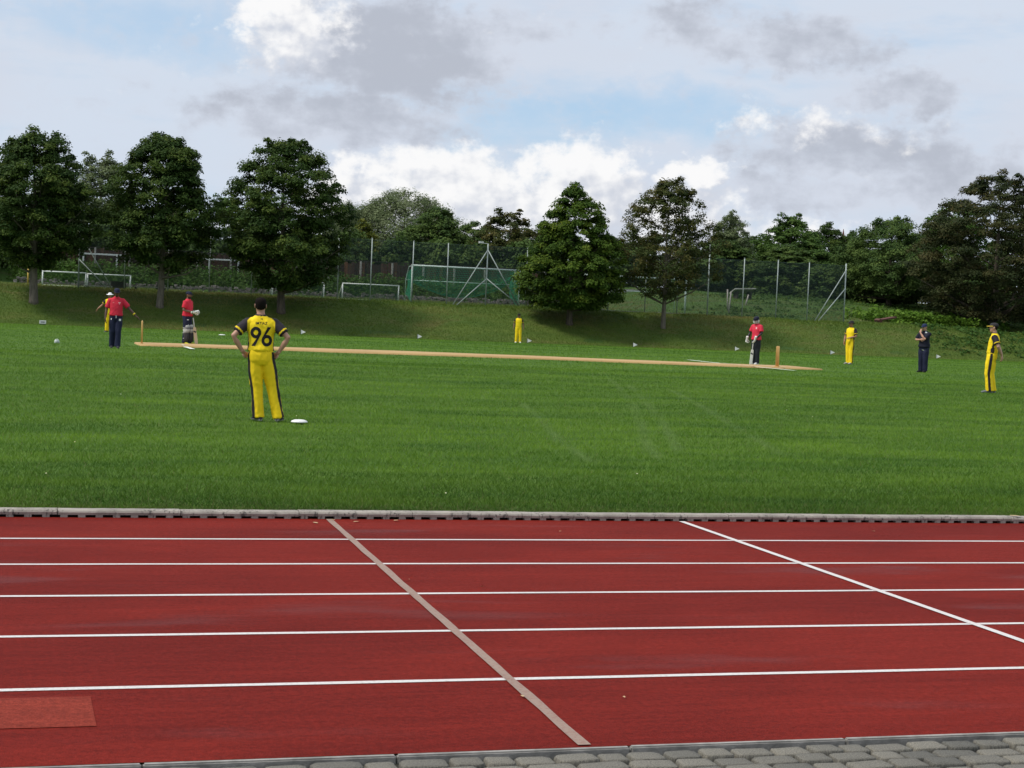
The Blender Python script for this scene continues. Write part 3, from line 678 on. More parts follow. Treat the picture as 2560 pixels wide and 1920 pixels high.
# shrubs in front of the wood
def shrub_mesh(seed, cols):
    b, V, F, col = tree_mesh(seed, 3.0, 0.1, 2.0, 'dome', 90, 85, .24, .62, cols, r0=.05, nlimb=14, ragged=.22)
    tm = b.mesh('stem'); tm.materials.append(M_bark); cm = np_mesh('foliage', V, F, col); cm.materials.append(M_leaf_tree); return tm, cm
SH = [shrub_mesh(41, G_DARK), shrub_mesh(42, G_MAPLE), shrub_mesh(43, G_LIME)]
shr = [(0, 27.0, 137.5, 1.15, 1.5, 'dark shrub rising over the board fence below the yellowish conifer'), (1, 31.0, 137.5, 1.2, 1.45, 'shrub over the board fence behind the small green netted goal'),
       (0, 34.5, 137, 1.2, 1.4, 'dark shrub behind the left post of the large goal'), (1, 38.0, 137.5, 1.2, 1.4, 'dark green shrub behind the centre of the large goal'),
       (0, 41.8, 137, 1.2, 1.5, 'dark shrub behind the right post of the large goal'), (1, 45.6, 135, 1.2, 1.4, 'shrub behind the bright cone tree foot'), (0, 23.5, 137.5, 1.2, 1.4, 'dark shrub over the board fence right of the third maple'),
       (1, 19.3, 137.5, 1.1, 1.4, 'dark shrub over the board fence left of the third maple'), (0, 15.4, 137.5, 1.1, 1.35, 'dark shrub over the board fence right of the second maple'),
       (0, 11.5, 137.5, 1.1, 1.35, 'dark shrub hidden behind the second maple'), (0, 7.4, 137.5, 1.1, 1.4, 'dark shrub over the board fence between the first two maples'), (1, 3.6, 136, 1.2, 1.25, 'dark shrub behind the leftmost small goal'),
       (0, 0.0, 134, 1.4, 1.3, 'dark shrub at the left edge behind the leftmost maple trunk'), (0, -3.5, 130, 1.4, 1.4, 'dark shrub beyond the left edge'),
       (0, 49.5, 131, 1.3, 1.0, 'dark shrub above the grassy mound beside the sparse tree'), (0, 54.5, 130, 1.4, 1.1, 'dark shrub behind the white slab table'), (1, 59.5, 127, 1.3, .95, 'shrub behind the third net panel from the fence end'),
       (0, 63.6, 125, 1.2, .9, 'dark shrub behind the last net panel'), (0, 73.2, 118, 1.3, .9, 'dark shrub below the huge brownish tree on its left'), (0, 78.0, 114, 1.3, .8, 'dark shrub at the right edge below the huge brownish tree'),
       (0, 70.0, 131, 1.7, 1.2, 'dark shrub seen under the dark rounded tree'), (1, 75.0, 134, 1.7, 1.2, 'shrub seen between the trunks of the right hand trees'), (0, 80.5, 131, 1.7, 1.2, 'dark shrub behind the trunk of the huge brownish tree'), (0, 76.5, 121, 1.5, 1.0, 'dark shrub right behind the trunk of the huge brownish tree'), (0, 86.5, 126, 1.7, 1.2, 'dark shrub at the right edge behind the huge brownish tree')]
for i, (k, x, y, sr, sz, lb) in enumerate(shr):
    root = empty('shrub', (x, y, tz(x, y)-0.05), i*1.37); root.scale = (sr, sr, sz)
    link('stem', SH[k][0], root); link('foliage', SH[k][1], root); tag(root, lb, 'shrub', 'shrubs along the edge of the wood')
# leafy weeds: brambles along the stone edge, ferns and weeds on the right slope
def weeds(name, label, pts, cols, lsz, hgt, per=26, parent=None):
    P = np.array(pts); n = len(P); tot = n*per; ci = np.repeat(np.arange(n), per)
    pos = P[ci][:, :3] + rng.normal(size=(tot, 3))*np.array([.22, .22, 0]) + np.array([0, 0, 1])*(rng.random(tot)*hgt*P[ci][:, 3])[:, None]
    nrm = rng.normal(size=(tot, 3))*0.6+np.array([0, -.15, 1]); nrm /= np.linalg.norm(nrm, axis=1)[:, None]
    tv = rng.normal(size=(tot, 3)); tv -= nrm*(tv*nrm).sum(1)[:, None]; tv /= np.linalg.norm(tv, axis=1)[:, None]; bv = np.cross(nrm, tv); L = (lsz*(.6+.8*rng.random(tot)))[:, None]
    V = np.stack([pos-tv*L*.5, pos+bv*L*.3, pos+tv*L*.5-nrm*L*.1, pos-bv*L*.3], 1).reshape(-1, 3)
    cc = np.array(cols); fl = np.clip(rng.random(n)[ci]*.6+.4*rng.random(tot), 0, 1); col = np.stack([np.interp(fl, np.linspace(0, 1, len(cc)), cc[:, q]) for q in range(3)], 1)
    g = link(name, np_mesh(name, V, np.arange(4*tot).reshape(tot, 4), np.repeat(col, 4, axis=0)), None, M_leaf_tree)
    return tag(g, label, 'weeds', kind='stuff')
pts = [(x, y, tz(x, y), .5+.9*random.random()) for x, y in [(random.uniform(0, 46), random.uniform(129.0, 132.6)) for _ in range(1500)]]
weeds('brambles', 'tangled green brambles growing below the brown board fence', pts, G_BRIGHT[:2]+[(.07, .10, .03)], .22, 0.75, 16)
pts = [(x, y, tz(x, y), .4+.9*random.random()) for x, y in [(random.gauss(64.0, 2.2), random.gauss(109.8, 1.0)) for _ in range(260)]]
weeds('fern_patch', 'bright green ferns on the slope between the right hand trees', pts, [(.06, .13, .015), (.10, .19, .02), (.14, .23, .03)], .30, 0.75, 26)
pts = [(x, y, tz(x, y), .3+.8*random.random()) for x, y in [(random.uniform(59, 78), random.uniform(97.6, 105)) for _ in range(520)] if vnoise(np.array([x]), np.array([y]), 3.0, 55)[0] > 0.5]
weeds('bank_weeds', 'leafy green weeds covering the right end of the bank', pts, [(.03, .075, .014), (.05, .11, .02), (.08, .14, .03)], .2, 0.24, 14)
pts = [(x, y, tz(x, y), .3+.7*random.random()) for x, y in [(random.uniform(46, 80), random.uniform(107, 124)) for _ in range(700)] if vnoise(np.array([x]), np.array([y]), 4.0, 57)[0] > 0.45]
weeds('slope_weeds', 'patchy green undergrowth on the slope behind the fence', pts, [(.03, .07, .014), (.05, .10, .02), (.075, .125, .03)], .2, 0.28, 14)

# ---------------------------------------------------------------- tall ball-stop fence
M_post = pmat('galvanised_steel', (0.39, 0.44, 0.42), (0.31, 0.36, 0.34), 4, 0.55, metal=0.15)
M_wire = pmat('green_net_wire', (0.018, 0.045, 0.038), (0.028, 0.06, 0.05), 4, 0.7)
fence = empty('ball_stop_fence', (0, 105, 0)); tag(fence, 'tall grey post fence with dark green mesh along the top of the bank', 'fence')
PX = [4.1, 6.8, 9.4, 11.9, 14.5, 17.1, 19.9, 22.0, 24.7, 27.0, 29.6, 32.3, 35.1, 38.0, 40.6, 42.9, 45.1, 47.65, 50.15, 52.5, 55.3]
HT = {4.1: 5.9, 45.1: 7.0}; ztop = 6.2
for x in PX:
    b = MB(); zt = HT.get(x, ztop + random.uniform(-.06, .06)); z0 = tz(x, 105)-0.1
    b.tube([(x, 0, z0), (x+random.uniform(-.02, .02), 0, zt)], 0.045 if x in (4.1, 29.6, 45.1, 55.3) else 0.036, 10); b.tube([(x, 0, zt), (x, 0, zt+.02)], .05, 10)
    b.build('post', M_post, fence, True)
def brace(p, q, r=0.035):
    b = MB(); b.tube([p, q], r, 8); b.build('brace', M_post, fence, True)
for (x, z, x2) in [(4.1, 5.5, 6.15), (4.1, 3.95, 5.9), (29.6, 5.85, 27.35), (29.6, 4.0, 27.55), (29.6, 5.85, 31.9), (29.6, 4.0, 32.05), (55.3, 5.85, 53.0), (55.3, 4.55, 53.2)]:
    brace((x, -0.06, z), (x2, -0.10 if z > 5 else -.2, tz(x2, 104.9)-0.05))
def net_panel(x0, x1, z0, z1, sp, rad, mat, parent):
    w = x1-x0; h = z1-z0; segs = []
    st = sp*1.41421
    for sgn in (1, -1):
        c = -h if sgn > 0 else 0.0; end = w if sgn > 0 else w+h
        while c < end:
            if sgn > 0: a = max(0, c); e = min(w, c+h); pa = (a, a-c); pb = (e, e-c)
            else: a = max(0, c-h); e = min(w, c); pa = (a, c-a); pb = (e, c-e)
            if e-a > 0.01: segs.append((pa, pb))
            c += st
    s = np.array(segs); n = len(s); A = np.stack([s[:, 0, 0]+x0, np.zeros(n), s[:, 0, 1]+z0], 1); B = np.stack([s[:, 1, 0]+x0, np.zeros(n), s[:, 1, 1]+z0], 1)
    d = B-A; d /= np.linalg.norm(d, axis=1)[:, None]; pv = np.stack([-d[:, 2], d[:, 1]*0, d[:, 0]], 1); V = []
    for k in range(3):
        t = 2*np.pi*k/3; off = (pv*np.cos(t)+np.array([0, 1, 0])*np.sin(t))*rad; V += [A+off, B+off]
    V = np.stack(V, 1).reshape(-1, 3); base = (np.arange(n)*6)[:, None]
    F = np.concatenate([base+np.array([[0, 1, 3, 2]]), base+np.array([[2, 3, 5, 4]]), base+np.array([[4, 5, 1, 0]])], 0)
    o = link('mesh_panel', np_mesh('mesh_panel', V, F), parent, mat)
    return o
for x0, x1 in zip(PX[:-1], PX[1:]):
    zb = min(tz(x0, 105), tz(x1, 105))
    net_panel(x0, x1, zb, ztop-0.1, 0.05, 0.0052, M_wire, fence)
    for zz in (zb+0.05, (zb+ztop)/2, ztop-0.1):
        b = MB(); b.tube([(x0, 0.01, zz), (x1, 0.01, zz)], 0.006, 4, False); b.build('tension_wire', M_wire, fence)
b = MB(); b.box((29.15, 0, 6.32), (.30, .16, .12)); b.tube([(29.6, 0, 6.26), (29.2, 0, 6.26)], .015, 5)
sgn_ = b.build('floodlight', pmat('white_enamel', (0.75, 0.75, 0.72), (0.68, 0.68, 0.66), 5, 0.5), fence); sgn_['label'] = 'small white lamp box on top of the braced post'

# ---------------------------------------------------------------- goals
M_white = pmat('white_goal_paint', (0.74, 0.77, 0.73), (0.62, 0.66, 0.62), 3, 0.5)
M_mint = pmat('pale_green_goal_paint', (0.62, 0.74, 0.68), (0.52, 0.66, 0.60), 3, 0.5)
M_net = pmat('green_goal_net', (0.014, 0.25, 0.125), (0.025, 0.32, 0.17), 5, 0.7)
M_net_dark = pmat('dark_green_goal_net', (0.012, 0.06, 0.04), (0.018, 0.08, 0.05), 5, 0.7)
def net_surface(name, fn, nu, nv, rad, mat, parent, su=8, sv=8):
    """strands of a net hung over the surface fn(u, v)"""
    b = MB()
    for i in range(nu+1): b.tube([fn(i/nu, k/sv) for k in range(sv+1)], rad, 3, False)
    for j in range(nv+1): b.tube([fn(k/su, j/nv) for k in range(su+1)], rad, 3, False)
    return b.build(name, mat, parent)
def big_goal(label, x0, x1, y, mat, net=True, depth=1.9):
    z0 = max(tz(x0, y), tz(x1, y))-0.02; w = x1-x0; H = 2.44
    root = empty('football_goal', (x0, y, z0)); tag(root, label, 'goal', 'full size football goals on the upper pitch')
    for x in (0, w):
        b = MB(); b.tube([(x, 0, -.1), (x, 0, H)], .06, 12); b.build('post', mat, root, True)
    b = MB(); b.tube([(-.06, 0, H), (w+.06, 0, H)], .06, 12); b.build('crossbar', mat, root, True)
    for x in (0.02, w-.02):
        b = MB(); b.tube([(x, .05, H-.02), (x, depth*.55, H-.05), (x, depth, H*.62), (x, depth, 0)], .026, 8); b.build('net_stay', mat, root, True)
    b = MB(); b.tube([(.02, depth, H*.62), (w-.02, depth, H*.62)], .024, 8); b.build('back_bar', mat, root, True)
    if net:
        def f(u, v):
            sag = 4*u*(1-u)
            yb = 0.1+depth*.92*min(1, v*1.6); top = H-.06
            bot = H*.66-1.12*sag**0.75
            return (w*(.02+.96*u) if v < .99 else w*(.10+.80*u), yb, top+(bot-top)*v-0.12*math.sin(math.pi*v)*sag)
        net_surface('goal_net', f, 64, 16, .011, M_net, root, 20, 8)
        for x in (.03, w-.03):
            def s(u, v, x=x): return (x+(.12 if x < 1 else -.12)*math.sin(v*3.1)*u, .05+depth*.95*u, H*.95-(H*.95-.05)*v*(1-.25*u) - .45*u*(1-v))
            net_surface('side_net', s, 14, 18, .011, M_net, root, 6, 6)
    return root
big_goal('full size pale green goal with sagging bright green net at the centre', 25.15, 32.45, 107.0, M_mint)
big_goal('full size goal partly hidden behind the bright cone tree and the sparse tree', 37.4, 44.72, 108.0, M_mint, False)
def small_goal(label, x0, x1, y, H, flare=0.0, dep=1.0, zb=None):
    z0 = (tz((x0+x1)/2, y) if zb is None else zb)-0.02; w = x1-x0
    root = empty('small_goal', (x0, y, z0)); tag(root, label, 'goal', 'small training goals on the upper pitch')
    for x in (0, w):
        b = MB(); b.tube([(x, 0, -.05), (x, 0, H)], .045, 10); b.build('post', M_white, root, True)
        b = MB(); b.tube([(x, 0, H), (x+(flare if x else -flare), dep, 0.02)], .03, 8); b.build('rear_stay', M_white, root, True)
    b = MB(); b.tube([(-.045, 0, H), (w+.045, 0, H)], .045, 10); b.build('crossbar', M_white, root, True)
    b = MB(); b.tube([(-flare, dep, .03), (w+flare, dep, .03)], .03, 8); b.build('ground_bar', M_white, root, True)
    net_surface('goal_net', lambda u, v: (w*u, .04+dep*v, H*(1-v)+.03), int(w/.09), 12, .0075, M_net_dark, root, 4, 4)
    for sx in (0, w): net_surface('side_net', lambda u, v, sx=sx: (sx, .03+dep*u*v, H*(1-v)+.03), 8, 10, .0075, M_net_dark, root, 2, 3)
    return root
small_goal('leftmost small white goal with dark green net behind the bank', 2.2, 4.95, 115, 0.92)
small_goal('small white goal touching the right side of the leftmost small goal', 5.08, 7.85, 115.3, 0.92)
small_goal('white framed small goal mostly hidden by the third maple', 17.3, 20.85, 115, 1.1)
small_goal('small green netted goal with slanted stays just left of the large goal', 22.15, 26.1, 115, 1.1, 0.12)
# low benches and bits near the left goals
M_dwood = pmat('dark_wood', (0.03, 0.024, 0.018), (0.05, 0.04, 0.03), 6, 0.8)
M_pale = pmat('pale_slab', (0.42, 0.42, 0.38), (0.32, 0.32, 0.29), 5, 0.8)
for (x0, x1, y, lb) in [(4.5, 6.2, 106.6, 'low pale bench slab below the leftmost small goals'), (7.3, 9.6, 106.4, 'long low pale bench slab left of the second maple trunk')]:
    z = tz((x0+x1)/2, y); root = empty('low_bench', ((x0+x1)/2, y, z)); L = x1-x0
    b = MB(); b.box((0, 0, .22), (L, .32, .07)); b.build('seat', M_pale, root, bevel=.01)
    for s in (-1, 1):
        b = MB(); b.box((s*L*.38, 0, .08), (.12, .28, .20)); b.build('leg', M_dwood, root)
    tag(root, lb, 'bench', 'low benches at the bank edge')
root = empty('equipment_box', (6.55, 107.0, tz(6.55, 107.0))); b = MB(); b.box((0, 0, .24), (.9, .6, .5)); b.build('box_body', M_dwood, root, bevel=.02); b = MB(); b.box((0, 0, .52), (.96, .66, .06)); b.build('lid', M_dwood, root, bevel=.01)
tag(root, 'dark brown box behind the umpire in the navy cap at the bank edge', 'box')
M_yel = pmat('yellow_post_paint', (0.55, 0.36, 0.06), (0.45, 0.3, 0.05), 4, 0.6)
for (x, y, h, lb) in [(1.25, 112, 1.1, 'thin yellow post beside the leftmost maple trunk'), (34.6, 108, .7, 'short yellow post at the foot of the bright cone tree')]:
    b = MB(); b.tube([(0, 0, -.1), (0, 0, h)], .05, 10); b.lathe([(.05, h), (.035, h+.04), (.008, h+.055)], 10); o = b.build('marker_post', M_yel, None, True); o.location = (x, y, tz(x, y)); tag(o, lb, 'post')
b = MB(); b.tube([(0, 0, 0), (0, 0, .42)], .07, 10); b.lathe([(.075, .42), (.06, .48), (.02, .5)], 10); o = b.build('bollard', M_dwood, None, True); o.location = (9.15, 110, tz(9.15, 110)+.1); tag(o, 'small black bollard left of the second maple trunk', 'bollard')
# concrete edging at the plateau rim on the right of the large goal
for i in range(6):
    x = 36.9+i*1.3; b = MB(); b.box((0, 0, .02), (1.29, .14, .16)); o = b.build('edging_beam', M_pale, None, bevel=.01); o.location = (x+.65, 106.2, tz(x+.65, 106.2)+.03); tag(o, 'pale concrete edging beam on the ground beneath the partly hidden goal', 'edging', 'concrete edging beams at the bank top')

# ---------------------------------------------------------------- board fence with concrete posts, stone edge
def board_mat():
    m, g, b = newmat('weathered_boards'); tc = g.n('ShaderNodeTexCoord'); P = tc.outputs['Object']; gi = g.n('ShaderNodeObjectInfo')
    Pw = g.vm('ADD', g.vm('MULTIPLY', P, (6, 6, .8)), g.xyz(g.m('MULTIPLY', gi.outputs['Random'], 61.0), 0.0, 0.0))
    cr = g.n('ShaderNodeValToRGB'); e = cr.color_ramp.elements; e[0].color = (.030, .017, .012, 1); e[1].color = (.16, .07, .035, 1); g.put(cr.inputs[0], gi.outputs['Random'])
    for ps, c in ((.3, (.05, .025, .017, 1)), (.55, (.085, .034, .02, 1)), (.8, (.045, .03, .024, 1))): x = e.new(ps); x.color = c
    n = g.ss(g.noise(Pw, 1.6, 5, .65), .3, .7)
    g.put(b.inputs['Base Color'], g.mix(1.0, cr.outputs[0], g.mix(n, (.6, .6, .6, 1), (1.35, 1.3, 1.25, 1)), 'MULTIPLY')); b.inputs['Roughness'].default_value = .85
    bump(g, b, g.noise(Pw, 6, 4, .6), .4); return m
M_board = board_mat(); M_conc = pmat('concrete_post', (0.40, 0.38, 0.34), (0.30, 0.28, 0.25), 4, 0.9, .3)
bf = empty('board_fence', (0, 134.0, 0)); tag(bf, 'reddish brown vertical board fence with pale concrete posts behind the goals', 'fence')
bb = MB(); bb.box((0, 0, .92), (.27, .028, 1.84)); bme = bb.mesh('board'); bme.materials.append(M_board)
x = 1.0; i = 0
while x < 46:
    z = tz(x, 134.0)-0.02
    q = link('board', bme, bf); q.location = (x, random.uniform(-.02, .02), z+.05*math.sin(x*.9)); q.scale = (random.uniform(.93, 1.0), 1, random.uniform(.92, 1.06)); q.rotation_euler = (0, R(random.uniform(-1, 1)), 0)
    x += .272; i += 1
pb = MB(); pb.box((0, 0, .95), (.13, .13, 2.0)); pme = pb.mesh('fence_post'); pme.materials.append(M_conc)
for k, x in enumerate(np.arange(1.2, 46, 2.6)):
    q = link('fence_post', pme, bf); q.location = (x, -.09, tz(x, 134)-.05)
for x in np.arange(1.2, 43, 2.6):
    b = MB(); z = tz(x+1.3, 134); b.box((x+1.3, .06, z+1.95), (2.6, .05, .06)); b.build('top_rail', M_dwood, bf)
# grey rubble edge: joined stones, far too many and small to pick apart
b = MB(); rs = random.Random(3)
for i in range(1300):
    x = rs.uniform(0.5, 44); s = rs.uniform(.09, .22); y = 127.6+rs.uniform(-.25, .6); z = tz(x, y)+rs.random()**1.5*.42
    V = [Vector((x, y, z))+Vector((sx*s*rs.uniform(.4, .65), sy*s*rs.uniform(.3, .55), sz*s*rs.uniform(.25, .42))) for sz in (-1, 1) for sx, sy in ((-1, -1), (1, -1), (1, 1), (-1, 1))]
    b.add(V, [(3, 2, 1, 0), (4, 5, 6, 7), (0, 1, 5, 4), (1, 2, 6, 5), (2, 3, 7, 6), (3, 0, 4, 7)])
o = b.build('rubble_stones', pmat('grey_rubble', (0.24, 0.22, 0.19), (0.12, 0.11, 0.095), 2.2, 0.9, .4, 12), None); tag(o, 'low grey rubble stones edging the upper pitch below the brambles', 'stones', kind='stuff')
# white frames against the board fence
for (xa, xb, pa, pb_, lb) in [(5.45, 8.35, 5.5, 8.0, 'white bar on two posts in front of the brown fence between the first two maples'), (14.5, 17.6, 15.05, 17.3, 'white bar on posts in front of the brown fence right of the second maple')]:
    z = tz((xa+xb)/2, 133.2); root = empty('white_frame', ((xa+xb)/2, 133.2, z)); cx = (xa+xb)/2
    b = MB(); b.box((0, 0, 1.42), (xb-xa, .10, .12)); b.build('bar', M_white, root, bevel=.01)
    for px in (pa, pb_):
        b = MB(); b.box((px-cx, 0, .65), (.12, .12, 1.42)); b.build('post', M_white, root, bevel=.01)
    tag(root, lb, 'frame')
# low white wall and slab table on the right mound, reddish slab, leaning posts
b = MB(); b.box((0, 0, .12), (4.4, .25, .34)); o = b.build('low_wall', M_pale, None, bevel=.02); o.location = (46.2, 124.5, tz(46.2, 124.5)); tag(o, 'low pale concrete wall on the mound behind the sparse brownish tree', 'wall')
root = empty('slab_table', (53.75, 118.5, tz(53.75, 118.5)))
b = MB(); b.box((0, 0, .62), (1.75, 1.1, .09), 0, R(-18), R(-3)); b.build('table_top', M_pale, root, bevel=.01)
for s in (-.55, .55):
    b = MB(); b.box((s, 0, .28), (.12, .7, .6)); b.build('leg', M_dwood, root)
tag(root, 'pale tilted slab table standing on the slope behind the net', 'table')
M_rust = pmat('rusty_red', (0.12, 0.045, 0.03), (0.07, 0.032, 0.024), 4, 0.9, .3)
root = empty('wooden_trough', (59.2, 106.4, tz(59.2, 106.4)), R(10))
b = MB(); b.box((.15, 0, .34), (1.5, .6, .10), 0, 0, R(-10)); b.build('plank_top', M_rust, root, bevel=.01)
b = MB(); b.box((-.5, 0, .14), (.22, .55, .34), 0, 0, R(-35)); b.build('foot', M_rust, root, bevel=.01)
tag(root, 'reddish brown tilted plank bench lying in the grass right of the fence end', 'bench')
for (x, y, a, lb) in [(48.9, 110, 4, 'slim pale post leaning behind the tall fence post by the sparse tree'), (49.25, 111, -3, 'second slim pale post behind the tall fence post'), (52.0, 114, 14, 'short leaning pale stake on the slope behind the net')]:
    b = MB(); b.tube([(0, 0, -.1), (0, 0, 1.55 if a < 10 else .8)], .055, 8); o = b.build('stake', M_conc, None, True); o.location = (x, y, tz(x, y)); o.rotation_euler = (0, R(a), 0); tag(o, lb, 'post')
# far spire above the wood
root = empty('church_tower', (209.3, 400, tz(209.3, 400)-1)); M_spire = pmat('red_spire_tiles', (0.16, 0.05, 0.04), (0.12, 0.045, 0.04), 1, 0.8)
zt = 27.8-root.location.z
b = MB(); b.lathe([(1.0, 0), (1.0, zt-7.0)], 4); b.build('tower_wall', M_conc, root)
b = MB(); b.lathe([(1.15, zt-7.0), (.75, zt-5.2), (.95, zt-4.6), (.55, zt-3.0), (.06, zt)], 8); b.build('spire', M_spire, root)
tag(root, 'distant slender red spire rising just above the trees', 'church tower')

# ---------------------------------------------------------------- people
M_skin = attrmat('skin', 0.55, bstr=0.05, spec=0.4)
M_cloth = attrmat('jersey_cloth', 0.75, bstr=0.10, bscale=35, spec=0.25, vary=0.12, vscale=6)
M_hair = attrmat('hair', 0.95, bstr=0.6, bscale=120, spec=0.03, vary=0.3, vscale=60)
M_gear = attrmat('sports_gear', 0.75, bstr=0.08, spec=0.2)
YEL = np.array((.90, .65, .012)); BLK = np.array((.014, .013, .017)); RED = np.array((.60, .026, .052)); NAVY = np.array((.012, .016, .042)); WHT = np.array((.78, .78, .76))
WS = bpy.data.scenes.new('workshop')
def evaluated_mesh(o):
    WS.collection.objects.link(o); vl = WS.view_layers[0]; vl.update(); dg = vl.depsgraph; dg.update()
    me = bpy.data.meshes.new_from_object(o.evaluated_get(dg)); bpy.data.objects.remove(o); return me
def fuse(mb, voxel, smooth=4):
    me = mb.mesh('tmp'); o = bpy.data.objects.new('tmp', me)
    m = o.modifiers.new('r', 'REMESH'); m.mode = 'VOXEL'; m.voxel_size = voxel
    s = o.modifiers.new('s', 'SMOOTH'); s.factor = 0.5; s.iterations = smooth
    me2 = evaluated_mesh(o); bpy.data.meshes.remove(me); return me2
def ell(c, ax, ay, rx, ry, n=20, e=0.85):
    out = []
    for k in range(n):
        t = 2*math.pi*k/n; cc = math.cos(t); ss = math.sin(t)
        out.append(Vector(c)+ax*(rx*math.copysign(abs(cc)**e, cc))+ay*(ry*math.copysign(abs(ss)**e, ss)))
    return out
EX, EY, EZ = Vector((1, 0, 0)), Vector((0, 1, 0)), Vector((0, 0, 1))
HEAD = [(1.512, .026, .026, .052), (1.525, .043, .048, .045), (1.55, .056, .070, .030), (1.585, .066, .086, .020), (1.63, .073, .096, .011), (1.675, .077, .100, .004), (1.71, .072, .092, 0), (1.735, .055, .069, -.003), (1.748, .030, .038, -.004), (1.752, .008, .010, -.004)]
def verts(me):
    a = np.zeros(len(me.vertices)*3, np.float32); me.vertices.foreach_get('co', a); return a.reshape(-1, 3)
def put_verts(me, a): me.vertices.foreach_set('co', a.astype(np.float32).ravel()); me.update()
def seg_t(P, a, b):
    a = np.array(a); b = np.array(b); d = b-a; t = (P-a)@d/(d@d); tc = np.clip(t, 0, 1); return t, np.linalg.norm(P-(a+tc[:, None]*d), axis=1)
def wrinkle(me, amp, sx, sz, seed):
    n = len(me.vertices); P = verts(me); N_ = np.zeros(n*3, np.float32); me.vertices.foreach_get('normal', N_); N_ = N_.reshape(-1, 3)
    d = np.array([mnoise.noise((x*sx+seed, y*sx, z*sz+x*4)) + .6*(1-2*abs(mnoise.noise((x*sx*1.7+seed, y*sx*1.7+7, z*sz*2.2+x*8)))) for x, y, z in P.tolist()])
    z = P[:, 2]; k = 1+.6*np.exp(-((z-.12)/.09)**2)+.3*np.exp(-((z-.50)/.10)**2)+.5*np.exp(-((z-1.02)/.07)**2)
    put_verts(me, P+N_*(amp*d*k)[:, None])
def add_hand(mb, w, d, pn, side, curl=0.5, s=1.0):
    """palm, four unequal bent fingers and a thumb leaving the side of the palm; pn = palm normal"""
    d = Vector(d).normalized(); pn = Vector(pn); pn = (pn-d*pn.dot(d)).normalized(); sd = d.cross(pn)*side; w = Vector(w)
    mb.loft([ell(w+d*(t*s), sd, pn, a*s, b*s, 12) for t, a, b in ((-.03, .026, .020), (0, .028, .019), (.03, .038, .018), (.07, .043, .016), (.095, .040, .013), (.102, .03, .008))])
    for k, (L, o) in enumerate(((.068, -.030), (.078, -.010), (.073, .011), (.056, .030))):
        p0 = w+d*(.085*s)+sd*(o*s); a1 = curl*.7; a2 = curl*1.6
        p1 = p0+(d*math.cos(a1)+pn*math.sin(a1))*L*.5*s; p2 = p1+(d*math.cos(a2)+pn*math.sin(a2))*L*.33*s; a3 = a2+curl*.5
        p3 = p2+(d*math.cos(a3)+pn*math.sin(a3))*L*.24*s
        mb.tube([p0, p1, p2, p3], [.0098*s, .0094*s, .0085*s, .0060*s], 8)
    q0 = w+d*(.025*s)-sd*(.030*s); q1 = q0+(d*.6-sd*.75+pn*.25)*.042*s; q2 = q1+(d*.85-sd*.25+pn*.45)*.045*s
    mb.tube([q0, q1, q2], [.013*s, .0115*s, .008*s], 8)

